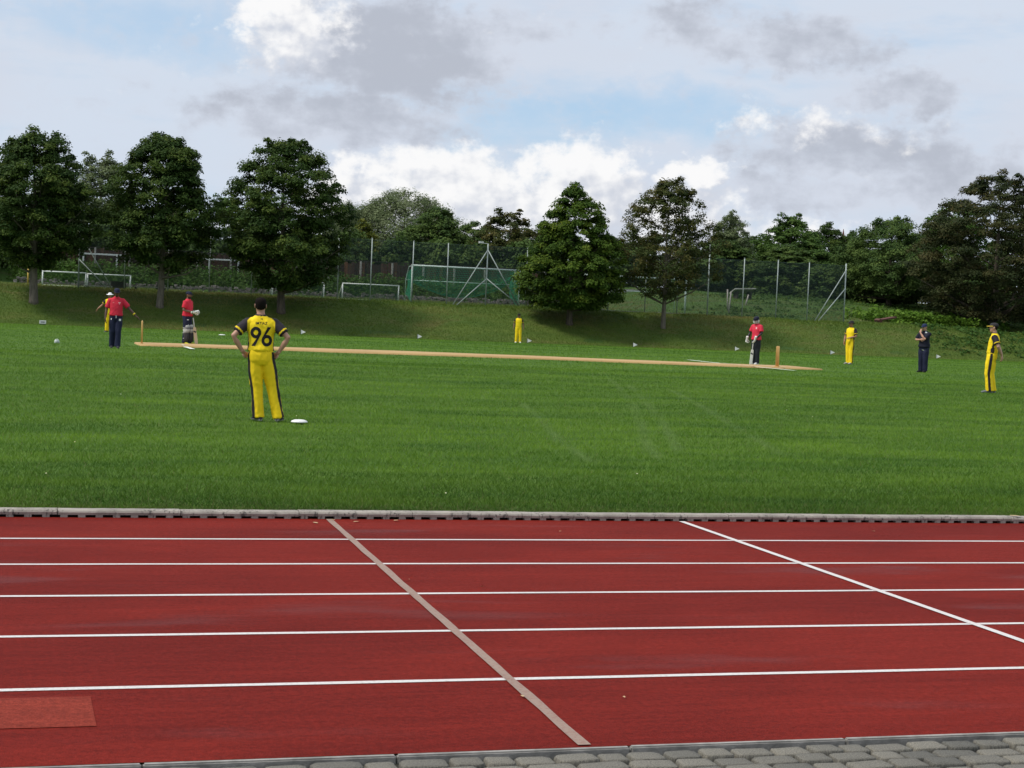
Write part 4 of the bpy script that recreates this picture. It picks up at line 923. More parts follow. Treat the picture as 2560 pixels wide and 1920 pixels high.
def person(label, loc, phi, H, pose, kit, legs='slim', group=None):
    az = math.degrees(math.atan2(loc[0], loc[1])); root = empty('person', loc, R(phi-az)); s = H/1.75; root.scale = (s, s, s)
    tag(root, label, 'person', group)
    po = pose; pel = po.get('pelvis', (0, 0)); che = po.get('chest', pel); hed = po.get('head', che); hy = R(po.get('headyaw', 0)); ht = R(po.get('headtilt', 0)); fat = po.get('fat', 1.0); wide = po.get('wide', 1.0)
    def off(z):
        return Vector((float(np.interp(z, [.9, 1.38, 1.62], [pel[0], che[0], hed[0]])), float(np.interp(z, [.9, 1.38, 1.62], [pel[1], che[1], hed[1]])), 0))
    def tor(z, x, y, dy=0.0): return ell(off(z)+Vector((0, dy, z)), EX, EY, x, y, 24)
    shz = 1.398; SH_ = [off(1.4)+Vector((sx*.175*wide, -.005, shz)) for sx in (-1, 1)]
    EL = [Vector(po.get('el', [(-.245, -.03, 1.14), (.245, -.03, 1.14)])[i])+Vector((che[0]*0, 0, 0)) for i in (0, 1)]
    WR = [Vector(po.get('wr', [(-.265, .05, .90), (.265, .05, .90)])[i]) for i in (0, 1)]
    HP = [off(.9)+Vector((sx*.088, 0, .90)) for sx in (-1, 1)]
    FT = [Vector((*po.get('feet', [(-.10, 0), (.10, 0)])[i], .085)) for i in (0, 1)]
    KN = [HP[i].lerp(FT[i], .50)+Vector((0, po.get('knee', (.02, .02))[i], 0)) for i in (0, 1)]
    skin = np.array(kit['skin'])
    # --- body
    b = MB()
    b.loft([tor(z, x*wide, y, dy) for z, x, y, dy in ((.84, .13, .085, 0), (.95, .145, .095, 0), (1.08, .13, .09, 0), (1.28, .15, .10, 0), (1.38, .15, .09, 0), (1.445, .11, .07, -.008), (1.475, .062, .062, -.008), (1.52, .055, .058, 0), (1.575, .054, .06, .008))])
    hm = Matrix.Translation(off(1.62)+Vector((0, 0, 1.53))) @ Matrix.Rotation(hy, 4, 'Z') @ Matrix.Rotation(ht, 4, 'X') @ Matrix.Translation(Vector((0, 0, -1.53)))
    def hring(z, x, y, dy, k=1.0, dz=0.0): return [hm @ p for p in ell((0, dy, z+dz), EX, EY, x*k, y*k, 20, .92)]
    b.loft([hring(*q) for q in HEAD])
    for i in (0, 1):
        up_ = SH_[i]+Vector(((.03 if i == 0 else -.03), 0, -.005))
        b.tube([up_, SH_[i].lerp(EL[i], .35), EL[i], EL[i].lerp(WR[i], .35), WR[i]], [.052, .050, .040, .042, .027], 12)
        b.tube([HP[i], HP[i].lerp(KN[i], .5), KN[i], KN[i].lerp(FT[i], .4), FT[i]], [.075, .065, .050, .048, .034], 12)
    me = fuse(b, .012, 3); P = verts(me); col = np.tile(skin, (len(P), 1))
    hi = np.array(hm.inverted()); Q = (np.c_[P, np.ones(len(P))] @ hi.T)[:, :3]
    if kit.get('undersleeve') is not None:
        for i in (0, 1):
            t, d = seg_t(P, EL[i], WR[i]); t2, d2 = seg_t(P, SH_[i], EL[i]); col[((d < .075) & (t < .86) & (t > -.3)) | ((d2 < .08) & (t2 > .2))] = kit['undersleeve']
    if kit.get('beard') is not None: col[(Q[:, 2] > 1.49) & (Q[:, 2] < 1.585) & (Q[:, 1] > .012) & (abs(P[:, 0]-off(1.6).x) < .11)] = kit['beard']
    mouth = (abs(Q[:, 2]-1.563) < .008) & (Q[:, 1] > .09) & (abs(Q[:, 0]) < .03); col[mouth] = skin*np.array((.75, .5, .5))
    # face and hands appended to the same mesh
    fb = MB(); nb = []
    def start(): nb.append(len(fb.v))
    start()
    fb.loft([[hm @ (Vector((0, y, z))+EX*(math.cos(t)*w)+EY*(math.sin(t)*w*1.1)) for t in np.linspace(0, 2*math.pi, 9)[:-1]] for z, y, w in ((1.655, .098, .007), (1.63, .106, .010), (1.605, .112, .015), (1.595, .106, .013))])
    for sx in (-1, 1): fb.loft([[hm @ Vector((sx*(.072+.012*u), -.002+.024*math.cos(t)*k, 1.628+.034*math.sin(t)*k)) for t in np.linspace(0, 2*math.pi, 11)[:-1]] for u, k in ((0, .8), (.6, 1.0), (1, .75))])
    HD = po.get('hand', [((0, .15, -1), (1, 0, 0), .35), ((0, .15, -1), (-1, 0, 0), .35)])
    for i in (0, 1):
        if kit.get('glove') is None: add_hand(fb, WR[i], HD[i][0], HD[i][1], -1 if i == 0 else 1, HD[i][2], 1.0)
    n_skin = len(fb.v); start()
    for sx in (-1, 1):
        c = hm @ Vector((sx*.031, .094, 1.640)); fb.loft([[c+Vector((math.cos(t)*w, .0, math.sin(t)*w*.6))+Vector((0, dd, 0)) for t in np.linspace(0, 2*math.pi, 9)[:-1]] for w, dd in ((.012, 0), (.011, .006), (.005, .009))])
        c = hm @ Vector((sx*.031, .098, 1.660)); fb.box(c, (.036, .008, .007))
    b2 = MB(); b2.add([tuple(p) for p in P], [tuple(q.vertices) for q in me.polygons]); b2.add(fb.v, fb.f)
    me2 = b2.mesh('body'); c2 = np.vstack([col, np.tile(skin, (n_skin, 1)), np.tile((.02, .015, .012), (len(fb.v)-n_skin, 1))]); set_col(me2, c2); bpy.data.meshes.remove(me)
    body = link('body', me2, root, M_skin, True)
    # --- trousers
    b = MB(); bag = 1.24 if legs == 'baggy' else 1.13
    b.loft([tor(z, x*wide, y*fat, dy) for z, x, y, dy in ((.80, .135, .10, 0), (.86, .168, .122, -.006), (.94, .172, .125, -.006), (1.02, .160, .118, 0), (1.035, .155, .115, 0))])
    for i in (0, 1):
        a = FT[i]+Vector((0, -.005, -.035)); 
        b.tube([HP[i]+Vector((0, 0, .03)), HP[i].lerp(KN[i], .45), KN[i], KN[i].lerp(a, .5), KN[i].lerp(a, .88), a], [.098, .092*bag, .076*bag, .072*bag, .070*bag, .074*bag], 16)
    me = fuse(b, .012, 3); P = verts(me); col = np.tile(np.array(kit['trousers']), (len(P), 1)).astype(float)
    stripe = kit.get('stripe')
    for i in (0, 1):
        sx = -1 if i == 0 else 1
        ax = np.array([list(HP[i]), list(KN[i]), list(FT[i])]); cz = np.interp(P[:, 2], ax[::-1, 2], ax[::-1, 0]); cy = np.interp(P[:, 2], ax[::-1, 2], ax[::-1, 1])
        mine = (P[:, 0]-off(.9).x)*sx > 0 if True else None
        t, d = seg_t(P, HP[i], KN[i]); t2, d2 = seg_t(P, KN[i], FT[i]); to, do = seg_t(P, HP[1-i], KN[1-i]); to2, do2 = seg_t(P, KN[1-i], FT[1-i])
        mine = np.minimum(d, d2) < np.minimum(do, do2)
        if stripe is not None:
            ang = np.abs(np.arctan2(P[:, 1]-cy+kit.get('stripe_y', .012), (P[:, 0]-cz)*sx)); m_ = (np.clip((kit.get('stripe_w', .36)-ang)/.10+.5, 0, 1)*mine*(P[:, 2] < .985))[:, None]; col = col*(1-m_)+np.array(stripe)*m_
    if kit.get('trouser_mark') is not None:
        for (mx, mz, w, h) in kit['trouser_mark']: col[(abs(P[:, 0]-mx) < w) & (abs(P[:, 2]-mz) < h) & (P[:, 1] > .03)] = WHT
    set_col(me, col); wrinkle(me, .010 if legs == 'baggy' else .0075, 14, 4.5, len(label)); trs = link('trousers', me, root, M_cloth, True)
    # --- shirt
    b = MB(); hem = kit.get('hem', .965); tk = kit.get('tuck', 1.0); ft2 = fat
    b.loft([tor(z, x*wide, y, dy) for z, x, y, dy in ((hem, .168*tk, .126*tk*ft2, 0), (hem+.022, .184*tk, .140*tk*ft2, 0), (hem+.05, .180*tk, .136*tk*ft2, 0), (1.08, .172, .126*ft2, .004), (1.18, .174, .126*ft2, .006), (1.28, .186, .130, .004), (1.36, .190, .122, -.002), (1.42, .165, .100, -.006), (1.465, .112, .082, -.006), (1.492, .078, .074, -.004), (1.508, .070, .072, 0))])
    slv = kit.get('sleeve', .72); SE = []
    for i in (0, 1):
        e = SH_[i].lerp(EL[i], slv); SE.append(e); inn = off(1.37)+Vector(((-.10 if i == 0 else .10)*wide, 0, 1.385))
        b.tube([inn, SH_[i]+Vector((0, 0, -.012)), SH_[i].lerp(EL[i], .4), e], [.085, .080, .076, .074], 16)
    me = fuse(b, .011, 3); P = verts(me); body_c = np.array(kit['shirt']); col = np.tile(body_c, (len(P), 1)).astype(float)
    ox = np.array([off(z).x for z in (.9, 1.0, 1.1, 1.2, 1.3, 1.38, 1.5)]); X = P[:, 0]-np.interp(P[:, 2], (.9, 1.0, 1.1, 1.2, 1.3, 1.38, 1.5), ox); Y = P[:, 1]-np.interp(P[:, 2], [.9, 1.38, 1.62], [pel[1], che[1], hed[1]])
    issl = np.zeros(len(P), bool); tt = np.zeros(len(P))
    for i in (0, 1):
        t, d = seg_t(P, SH_[i], SE[i]); q = (t > .0) & (d < .105) & (np.abs(X) > .188*wide); issl |= q; tt = np.where(q, t, tt)
    if kit.get('raglan') is not None:
        m_ = np.clip((np.abs(X)-(.100+np.clip(1.515-P[:, 2], 0, .10)*.92))/.010+.5, 0, 1)*(P[:, 2] > 1.29); m_ = np.maximum(m_, issl*1.0)[:, None]; col = col*(1-m_)+np.array(kit['raglan'])*m_
        col[(P[:, 2] > 1.488) & (np.hypot(X, Y) < .12)] = kit['raglan']
        col[issl & (tt > .80) & (tt < .90)] = body_c*.9
        side = (np.abs(Y+.005) < .028+.02*(P[:, 2] < 1.12)) & (P[:, 2] < 1.33) & ~issl & (np.abs(X) > .1); col[side] = kit['raglan']
    for (mx, mz, w, h, c) in kit.get('marks', []): col[(abs(X-mx) < w) & (abs(P[:, 2]-mz) < h) & (Y > .05)] = c
    if kit.get('collar') is not None: col[(P[:, 2] > 1.485) & (np.hypot(X, Y) < .12)] = kit['collar']
    if kit.get('sleeve_col') is not None: col[issl] = kit['sleeve_col']
    set_col(me, col); wrinkle(me, .006, 10, 7, len(label)*1.7); shirt = link('shirt', me, root, M_cloth, True)
    # --- shoes
    for i in (0, 1):
        a = R(po.get('toe', (12, -12))[i]); f = Vector((-math.sin(a), math.cos(a), 0)); sd = Vector((math.cos(a), math.sin(a), 0)); c = Vector((FT[i].x, FT[i].y, 0))
        b = MB(); b.loft([[c+f*y+sd*(w*math.cos(t))+EZ*(max(0.002, h*.5+h*.5*math.sin(t))) for t in np.linspace(0, 2*math.pi, 15)[:-1]] for y, w, h in ((-.085, .018, .05), (-.075, .034, .085), (-.03, .040, .105), (.03, .041, .10), (.08, .046, .075), (.14, .046, .058), (.18, .036, .046), (.196, .016, .03))])
        me = b.mesh('shoe'); P = verts(me); col = np.tile(np.array(kit.get('shoe', (.03, .03, .035))), (len(P), 1)).astype(float); col[P[:, 2] < .026] = kit.get('sole', (.6, .6, .58)); set_col(me, col)
        link('shoe', me, root, M_gear, True)
    # --- head wear and hair
    def shell(name, k, z0, slope, color, dz=0.0, mat=M_gear, thick=0.0):
        b = MB(); b.loft([hring(*q, k, dz) for q in HEAD]); me = b.mesh(name); bm = bmesh.new(); bm.from_mesh(me)
        n = Vector((0, -slope, 1)).normalized(); bmesh.ops.bisect_plane(bm, geom=list(bm.verts)+list(bm.edges)+list(bm.faces), plane_co=hm @ Vector((0, 0, z0)), plane_no=(hm.to_3x3() @ n), clear_inner=True)
        bm.to_mesh(me); bm.free(); set_col(me, np.array(color)); o = link(name, me, root, mat, True)
        m = o.modifiers.new('solid', 'SOLIDIFY'); m.thickness = .006; return o
    hw = kit.get('headwear'); hc = np.array(kit.get('hair', (.018, .013, .011)))
    shell('hair', 1.055, 1.635 if hw else 1.618, .9 if hw else .72, hc, 0.0, M_hair)
    if hw in ('cap', 'helmet'):
        k = 1.11 if hw == 'cap' else 1.24; cap = shell('cap' if hw == 'cap' else 'helmet', k, 1.665 if hw == 'cap' else 1.632, .12, kit['hat_col'], .006 if hw == 'cap' else .008)
        b = MB(); n = 12; top = []; bot = []
        zz = 1.672 if hw == 'cap' else 1.655; L = .085 if hw == 'cap' else .06; fr = .098*k
        for q in range(n+1):
            t = math.pi*(q/n); cx = math.cos(t); top.append((cx, math.sin(t)))
        V = [hm @ Vector((cx*.076*k, fr*.55*sy+.02, zz)) for cx, sy in top] + [hm @ Vector((cx*.080*k, fr*.55*sy+.02+L*sy**.6+.02*sy, zz-.012*sy-.012*abs(cx))) for cx, sy in top]
        F = [(j, j+1, n+2+j, n+1+j) for j in range(n)]; b.add(V, F); me = b.mesh('visor'); set_col(me, np.array(kit.get('visor_col', kit['hat_col']))); v = link('visor', me, cap, M_gear, True); m = v.modifiers.new('s', 'SOLIDIFY'); m.thickness = .008
        b = MB(); b.lathe([(.009, 0), (.007, .006), (.002, .008)], 8, tuple(hm @ Vector((0, -.004, 1.752*1.0+.002+.0*k))))
        if hw == 'helmet':
            b = MB()
            for zz_, w in ((1.600, 1.0), (1.572, 1.0), (1.545, .95), (1.520, .85)):
                b.tube([hm @ Vector((math.cos(t)*.098*w, math.sin(t)*.150*w+.005, zz_)) for t in np.linspace(-.15, math.pi+.15, 14)], .007, 6)
            for t in (.25, .5, .75): b.tube([hm @ Vector((math.cos(math.pi*t)*.098*w, math.sin(math.pi*t)*.15*w+.005, z_)) for z_, w in ((1.64, 1.0), (1.58, 1.0), (1.52, .85))], .006, 6)
            me = b.mesh('face_grille'); set_col(me, np.array((.6, .6, .56))); link('face_grille', me, cap, M_gear, True)
            b = MB(); b.tube([hm @ Vector((sx_*.1, .02, 1.62)) for sx_ in (-1, 1)], .004, 4); b.v.clear(); b.f.clear()
            for sx_ in (-1, 1): b.loft([ell(hm @ Vector((sx_*(.085+.012*u), .0, 1.588)), EY, EZ, .045*kk, .05*kk, 12) for u, kk in ((0, .9), (.6, 1), (1, .7))])
            me = b.mesh('cheek_guard'); set_col(me, np.array((.62, .60, .54))); link('cheek_guard', me, cap, M_gear, True)
    elif hw == 'hat':
        hat = shell('hat', 1.12, 1.668, .05, kit['hat_col'], .010)
        b = MB(); n = 30; rings = []
        for r_, dz in ((.075, .004), (.105, .0), (.135, -.008), (.158, -.018)):
            rings.append([hm @ Vector((math.cos(t)*r_*1.02, math.sin(t)*r_*1.16, 1.676+dz+.010*math.cos(2*t)*(r_/.158))) for t in np.linspace(0, 2*math.pi, n+1)[:-1]])
        b.loft(rings, False); me = b.mesh('brim'); set_col(me, np.array(kit.get('visor_col', kit['hat_col']))); v = link('brim', me, hat, M_gear, True); m = v.modifiers.new('s', 'SOLIDIFY'); m.thickness = .006
    # --- gloves and leg guards
    if kit.get('glove') is not None:
        for i in (0, 1):
            b = MB(); add_hand(b, WR[i], HD[i][0], HD[i][1], -1 if i == 0 else 1, HD[i][2], 1.32); d = Vector(HD[i][0]).normalized()
            n0 = len(b.v); b.tube([WR[i]-d*.09, WR[i]-d*.02, WR[i]+d*.02], [.048, .050, .040], 14); b.tube([WR[i]-d*.05+EZ*.0, WR[i]-d*.03], .054, 14)
            me = b.mesh('glove'); P = verts(me); col = np.tile(np.array((.74, .75, .70)), (len(P), 1)); col[::5] = kit['glove']; col[n0+42:] = kit['glove']; set_col(me, col); link('glove', me, root, M_gear, True)
    if kit.get('pads') is not None:
        for i in (0, 1):
            b = MB(); ax = (FT[i]-KN[i]).normalized(); fwd = EY; top = KN[i]-ax*.17; bot = FT[i]+Vector((0, 0, -.01)); n = 11
            for z_, w, d_, f_ in (): pass
            rings = []
            for u, w, dd in ((0, .062, .05), (.06, .088, .075), (.2, .098, .10), (.30, .100, .112), (.38, .092, .098), (.5, .088, .092), (.8, .080, .088), (.95, .078, .092), (1, .06, .07)):
                rings.append(ell(top.lerp(bot, u)+fwd*.025, EX, EY, w, dd, 18, .8))
            b.loft(rings)
            for q in (-.055, -.018, .018, .055): b.tube([top.lerp(bot, u)+fwd*(.025+.092*math.sqrt(1-(q/.10)**2))+EX*q for u in (.5, .8, .95)], .012, 6)
            for u in (.22, .30, .38): b.tube([top.lerp(bot, u)+fwd*(.03+.108*math.cos(t))+EX*(.098*math.sin(t)) for t in np.linspace(-1.3, 1.3, 9)], .014, 6)
            me = b.mesh('leg_guard'); P = verts(me); col = np.tile(np.array(kit['pads'][0]), (len(P), 1)).astype(float); kz = KN[i].z; col[(P[:, 2] > kz-.055) & (P[:, 2] < kz+.2)] = kit['pads'][1]
            col[(P[:, 2] > kz+.02) & (P[:, 2] < kz+.08)] = np.array(kit['pads'][0])*2.5; col[(P[:, 2] < .13)] = kit['pads'][0]; set_col(me, col); link('leg_guard', me, root, M_gear, True)
            b = MB(); 
            for z_ in (.2, .38, KN[i].z+.06): b.tube([Vector((KN[i].x+(FT[i].x-KN[i].x)*np.clip((KN[i].z-z_)/(KN[i].z-.09), 0, 1)+.085*math.sin(t), KN[i].y+.0-.098*math.cos(t)+.01, z_)) for t in np.linspace(-1.4, 1.4, 9)], .012, 5)
            me = b.mesh('pad_strap'); set_col(me, np.array((.55, .55, .52))); link('pad_strap', me, root, M_gear, True)
    return root, shirt, s, off, WR

def stick_on(shirt, V2, F2, name, colr, parent, push=.004, sgn=-1):
    """lay a flat printed shape (x, z) on the front or back of a shirt"""
    me = shirt.data; bvh = BVHTree.FromPolygons([v.co for v in me.vertices], [tuple(p.vertices) for p in me.polygons]); V = []
    for x, z in V2:
        h = bvh.ray_cast(Vector((x, sgn*1.0, z)), Vector((0, -sgn, 0))); y = h[0].y if h[0] is not None else sgn*.1
        V.append((x, y+sgn*push, z))
    m2 = bpy.data.meshes.new(name); m2.from_pydata(V, [], F2); m2.update(); set_col(m2, np.array(colr)); return link(name, m2, parent, M_cloth)
def digit9(cx, cz, h, rot=False):
    """a 9 as ring and straight tail; turned half round it is a 6"""
    R1 = h*.300; R0 = h*.135; kx = .92; V = []; F = []; n = 36; m = 4; cc = h*.5-R1
    for j in range(m+1):
        r_ = R0+(R1-R0)*j/m
        for k in range(n): t = 2*math.pi*k/n; V.append((r_*kx*math.cos(t), cc+r_*math.sin(t)))
    for j in range(m):
        for k in range(n): q = (k+1) % n; F.append((j*n+k, j*n+q, (j+1)*n+q, (j+1)*n+k))
    base = len(V); a = (R1*kx*.985, cc-h*.07); d0 = (R1*kx*.40, cc-h*.20); b1 = (-h*.020, -h*.5); b0 = (-h*.205, -h*.5); K = 8
    for j in range(K+1):
        u = j/K; L_ = (d0[0]+(b0[0]-d0[0])*u, d0[1]+(b0[1]-d0[1])*u); R_ = (a[0]+(b1[0]-a[0])*u, a[1]+(b1[1]-a[1])*u)
        for w in (0, .5, 1): V.append((L_[0]+(R_[0]-L_[0])*w, L_[1]+(R_[1]-L_[1])*w))
    for j in range(K):
        for w in (0, 1): p = base+j*3+w; F.append((p, p+1, p+4, p+3))
    s = -1 if rot else 1
    return [(cx+s*x, cz+s*z) for x, z in V], F
def word(txt, h, w):
    cu = bpy.data.curves.new('t', 'FONT'); cu.body = txt; cu.align_x = 'CENTER'; cu.align_y = 'CENTER'; cu.size = 1; cu.resolution_u = 3; cu.offset = .012; o = bpy.data.objects.new('t', cu); me = evaluated_mesh(o)
    P = verts(me); P = P-(P.max(0)+P.min(0))/2; sc = np.array([w, h, 1])/np.maximum(P.max(0)-P.min(0), 1e-6); P = P*np.where(np.isfinite(sc), sc, 1)
    return [(float(p[0]), float(p[1])) for p in P], [tuple(q.vertices) for q in me.polygons]

SKIN_L = (.46, .25, .17); SKIN_M = (.34, .17, .105); SKIN_D = (.10, .050, .034); SKIN_T = (.20, .105, .068)
kitY = dict(shirt=YEL, trousers=YEL*np.array((1, .98, 1)), stripe=BLK, raglan=np.array((.022, .018, .024)), skin=SKIN_M, hem=.985, tuck=.96, shoe=(.03, .03, .035), sole=(.35, .35, .35))
def gz(x, y, d=0.022): return tz(x, y)+d*0.4
# player 96
pr, sh, s96, off96, _ = person('player seen from behind, number 96 on his yellow shirt, hands on hips', (3.36, 23.2, gz(3.36, 23.2)), 1, 1.70,
    dict(pelvis=(.005, 0), chest=(-.005, 0), head=(-.022, 0), feet=[(.005, .0), (.285, .02)], toe=(24, -18), knee=(.01, .02), el=[(-.388, -.09, 1.195), (.378, -.09, 1.195)], wr=[(-.255, -.035, .985), (.255, -.035, .985)],
         hand=[((.42, .75, -.45), (.85, -.4, .1), .5), ((-.42, .75, -.45), (-.85, -.4, .1), .5)], wide=1.04), dict(kitY, hair=(.014, .011, .010), skin=SKIN_L, stripe_y=.048, stripe_w=.42))
V, F = digit9(-.077, 1.20, .272); V6, F6 = digit9(.080, 1.20, .272, True)
num = stick_on(sh, V+V6, F+[tuple(i+len(V) for i in q) for q in F6], 'shirt_number', BLK, sh); num['label'] = 'large black number 96'
V, F = word('IMTIAZ', .036, .165); stick_on(sh, [(x-.002, z+1.388) for x, z in V], F, 'shirt_name', BLK, sh)
V, F = word('N', .024, .026); stick_on(sh, [(x-.002, z+1.448) for x, z in V], F, 'neck_emblem', BLK, sh)
# red shirted umpire with the outstretched arm
um = person('man in red polo and navy trousers resting his arm towards the left wicket', (3.02, 49.8, gz(3.02, 49.8)), 182, 1.72,
    dict(feet=[(-.07, .10), (.09, -.08)], toe=(4, -6), knee=(.03, .05), pelvis=(0, 0), chest=(0, -.01), head=(-.005, .03), headtilt=-12, el=[(-.375, .05, 1.165), (.275, -.01, 1.12)], wr=[(-.565, .13, .96), (.30, .07, .87)],
         hand=[((-.75, .3, -.5), (.2, .2, -1), .35), ((0, .2, -1), (-1, 0, 0), .45)], fat=1.10, wide=1.05),
    dict(shirt=RED, trousers=NAVY, skin=SKIN_D, hem=.945, tuck=1.02, headwear='cap', hat_col=(.012, .014, .035), shoe=(.03, .03, .035), sole=(.10, .10, .10), hair=(.01, .01, .01), sleeve=.80,
         marks=[(-.085, 1.335, .028, .012, (.75, .45, .45)), (-.085, 1.30, .012, .014, (.75, .45, .45)), (.085, 1.33, .022, .008, (.70, .2, .2))], trouser_mark=[(-.115, .83, .028, .030), (.135, .85, .014, .02)]))[0]
b = MB(); b.tube([(-.50, .105, 1.03), (-.525, .115, 1.005)], .041, 14); me = b.mesh('wristband'); set_col(me, (.75, .58, .03)); link('wristband', me, um, M_cloth, True)
b = MB(); b.box((0, .137, .915), (.018, .012, .075)); b.box((0, .139, .955), (.06, .012, .014)); me = b.mesh('drawcord'); set_col(me, (.7, .7, .7)); link('drawcord', me, um, M_cloth)
# fielder in white hat behind the umpire
person('fielder in white sun hat and yellow kit half hidden behind man in red polo', (4.27, 75, gz(4.27, 75)), 165, 1.70,
    dict(el=[(-.26, -.04, 1.14), (.33, .02, 1.19)], wr=[(-.24, .08, .90), (.50, .10, 1.02)], hand=[((0, .2, -1), (1, 0, 0), .4), ((.6, .2, -.8), (-.5, 0, -.5), .3)]), dict(kitY, headwear='hat', hat_col=(.78, .78, .78)))
# left batsman
lb, _, _, _, _ = person('batsman in red shirt with dark leg guards and yellow shoes, left end of pitch', (5.71, 56.3, tz(5.71, 56.3)+.02), 242, 1.74,
    dict(feet=[(-.10, .05), (.11, -.03)], toe=(15, -15), knee=(.03, .02), head=(0, .02), headyaw=-8, el=[(-.25, .0, 1.12), (.25, -.02, 1.13)], wr=[(-.09, .27, 1.09), (.09, .27, 1.07)], hand=[((.35, .9, .05), (1, 0, -.2), .55), ((-.35, .9, .05), (-1, 0, .2), .55)], fat=1.12, wide=1.04),
    dict(shirt=RED, trousers=NAVY, skin=SKIN_T, hem=.935, tuck=1.04, headwear='cap', hat_col=(.012, .014, .035), beard=(.018, .013, .012), shoe=(.62, .58, .04), sole=(.75, .72, .55), glove=(.03, .16, .08), pads=((.05, .05, .053), (.50, .51, .48)),
         trouser_mark=[(.13, .82, .03, .012)]))
# far fielder by the bank
person('small fielder in yellow facing the camera at the foot of the bank', (29.14, 95.9, gz(29.14, 95.9)), 180, 1.74,
    dict(feet=[(-.12, 0), (.12, 0)], el=[(-.27, -.03, 1.14), (.27, -.03, 1.14)], wr=[(-.30, .04, .90), (.29, .04, .90)]), dict(kitY, headwear='cap', hat_col=(.015, .014, .016), skin=SKIN_T, shoe=(.7, .7, .66), sole=(.75, .75, .7)))
# right batsman
person('batsman in red shirt and helmet standing with his bat upright near the right wicket', (26.5, 57.0, tz(26.5, 57.0)+.02), 142, 1.77,
    dict(feet=[(-.09, .02), (.09, -.02)], headtilt=-14, head=(0, .02), el=[(-.24, .02, 1.14), (.27, .05, 1.13)], wr=[(-.10, .19, .95), (.28, .19, .93)], hand=[((.15, .3, -1), (1, .2, .1), .7), ((-.05, .25, -1), (-1, .2, 0), .95)]),
    dict(shirt=RED*np.array((1.05, 1.3, 1.3)), trousers=(.016, .02, .026), skin=SKIN_M, hem=.90, tuck=1.06, headwear='helmet', hat_col=(.012, .014, .03), undersleeve=(.014, .012, .016), shoe=(.6, .6, .58), sole=(.6, .6, .58), glove=(.35, .28, .24), marks=[(-.07, 1.33, .022, .03, (.75, .5, .5))]))
# yellow fielder in dark wide hat
person('slim fielder in yellow with a dark wide brimmed hat, forearm across his waist', (33.75, 63.4, gz(33.75, 63.4)), 140, 1.81,
    dict(feet=[(-.10, .02), (.07, 0)], pelvis=(0, .0), chest=(-.01, -.03), head=(-.01, -.01), headyaw=-12, el=[(-.27, -.03, 1.13), (.25, .02, 1.12)], wr=[(-.06, .21, 1.05), (.20, .13, .90)], hand=[((.75, .6, -.1), (.2, .3, -1), .4), ((-.1, .2, -1), (-1, 0, 0), .4)]),
    dict(kitY, headwear='hat', hat_col=(.022, .02, .02), skin=SKIN_M, shoe=(.35, .35, .32), stripe=np.array((.03, .015, .012))))
# umpire in navy
person('umpire dressed all in navy with a blue cap, one hand held to his face', (31.95, 54.4, gz(31.95, 54.4)), 148, 1.76,
    dict(feet=[(-.09, .02), (.11, -.03)], el=[(-.12, .20, 1.19), (.295, .09, 1.16)], wr=[(.055, .205, 1.42), (.02, .245, 1.175)], hand=[((.05, -.25, 1), (-.2, -1, -.2), .3), ((-.95, .0, .08), (0, -1, .1), .5)], headtilt=-10, head=(0, .02), fat=1.22, wide=1.08),
    dict(shirt=(.009, .010, .022), trousers=(.012, .015, .04), skin=(.50, .27, .19), hem=.90, tuck=1.06, headwear='cap', hat_col=(.016, .026, .075), shoe=(.015, .015, .016), sole=(.02, .02, .02), trouser_mark=[(-.03, .80, .045, .011)], collar=None, sleeve=.80,
         marks=[(-.10, 1.455, .035, .035, (.75, .77, .72))]), 'baggy')
# fielder at the right edge in profile
person('tall fielder in yellow shown in profile with a black cap and hands behind his back', (24.57, 38.4, gz(24.57, 38.4)), 88, 1.82,
    dict(feet=[(-.09, .03), (.09, -.03)], toe=(8, -8), pelvis=(0, .03), chest=(0, -.03), head=(0, .0), knee=(.045, .03), el=[(-.255, -.13, 1.16), (.255, -.13, 1.16)], wr=[(-.075, -.215, .945), (.075, -.225, .93)], hand=[((.35, -.1, -1), (.2, 1, 0), .5), ((-.35, -.1, -1), (-.2, 1, 0), .5)]),
    dict(kitY, headwear='cap', hat_col=(.03, .028, .03), visor_col=(.60, .44, .05), skin=(.48, .27, .19), shoe=(.14, .15, .17), sole=(.25, .26, .28)), 'baggy')

# ---------------------------------------------------------------- bats, wickets, flags, markers
M_willow = pmat('willow_wood', (0.62, 0.50, 0.33), (0.52, 0.40, 0.25), 6, 0.5, stretch=(1, 1, .2)); M_face = pmat('white_bat_sticker', (0.72, 0.71, 0.66), (0.64, 0.62, 0.56), 5, 0.5); M_grip = pmat('rubber_grip', (0.03, 0.03, 0.032), (0.05, 0.05, 0.05), 10, 0.8); M_gripw = pmat('pale_grip', (.60, .60, .56), (.5, .5, .46), 8, .8)
def bat(label, loc, rz, tilt, blade_mat, grip):
    root = empty('cricket_bat', loc); root.rotation_euler = (tilt[0], tilt[1], rz)
    b = MB(); rings = []
    for z, w, t in ((0.0, .044, .010), (.012, .052, .016), (.10, .054, .022), (.28, .054, .020), (.44, .053, .014), (.52, .046, .012), (.56, .026, .013)):
        rings.append([Vector((-w, -.010, z)), Vector((-w, .004, z)), Vector((0, t+.012, z)), Vector((w, .004, z)), Vector((w, -.010, z)), Vector((w*.6, -.014, z)), Vector((-w*.6, -.014, z))])
    b.loft(rings); b.build('blade', blade_mat, root)
    b = MB(); b.tube([(0, 0, .55), (0, 0, .60), (0, 0, .85), (0, 0, .862)], [.016, .017, .0175, .012], 10); b.build('handle', grip, root, True)
    b = MB(); b.box((0, -.0165, .40), (.09, .004, .05), 0, 0, R(30)); b.build('sticker', M_grip, root)
    return tag(root, label, 'cricket bat')
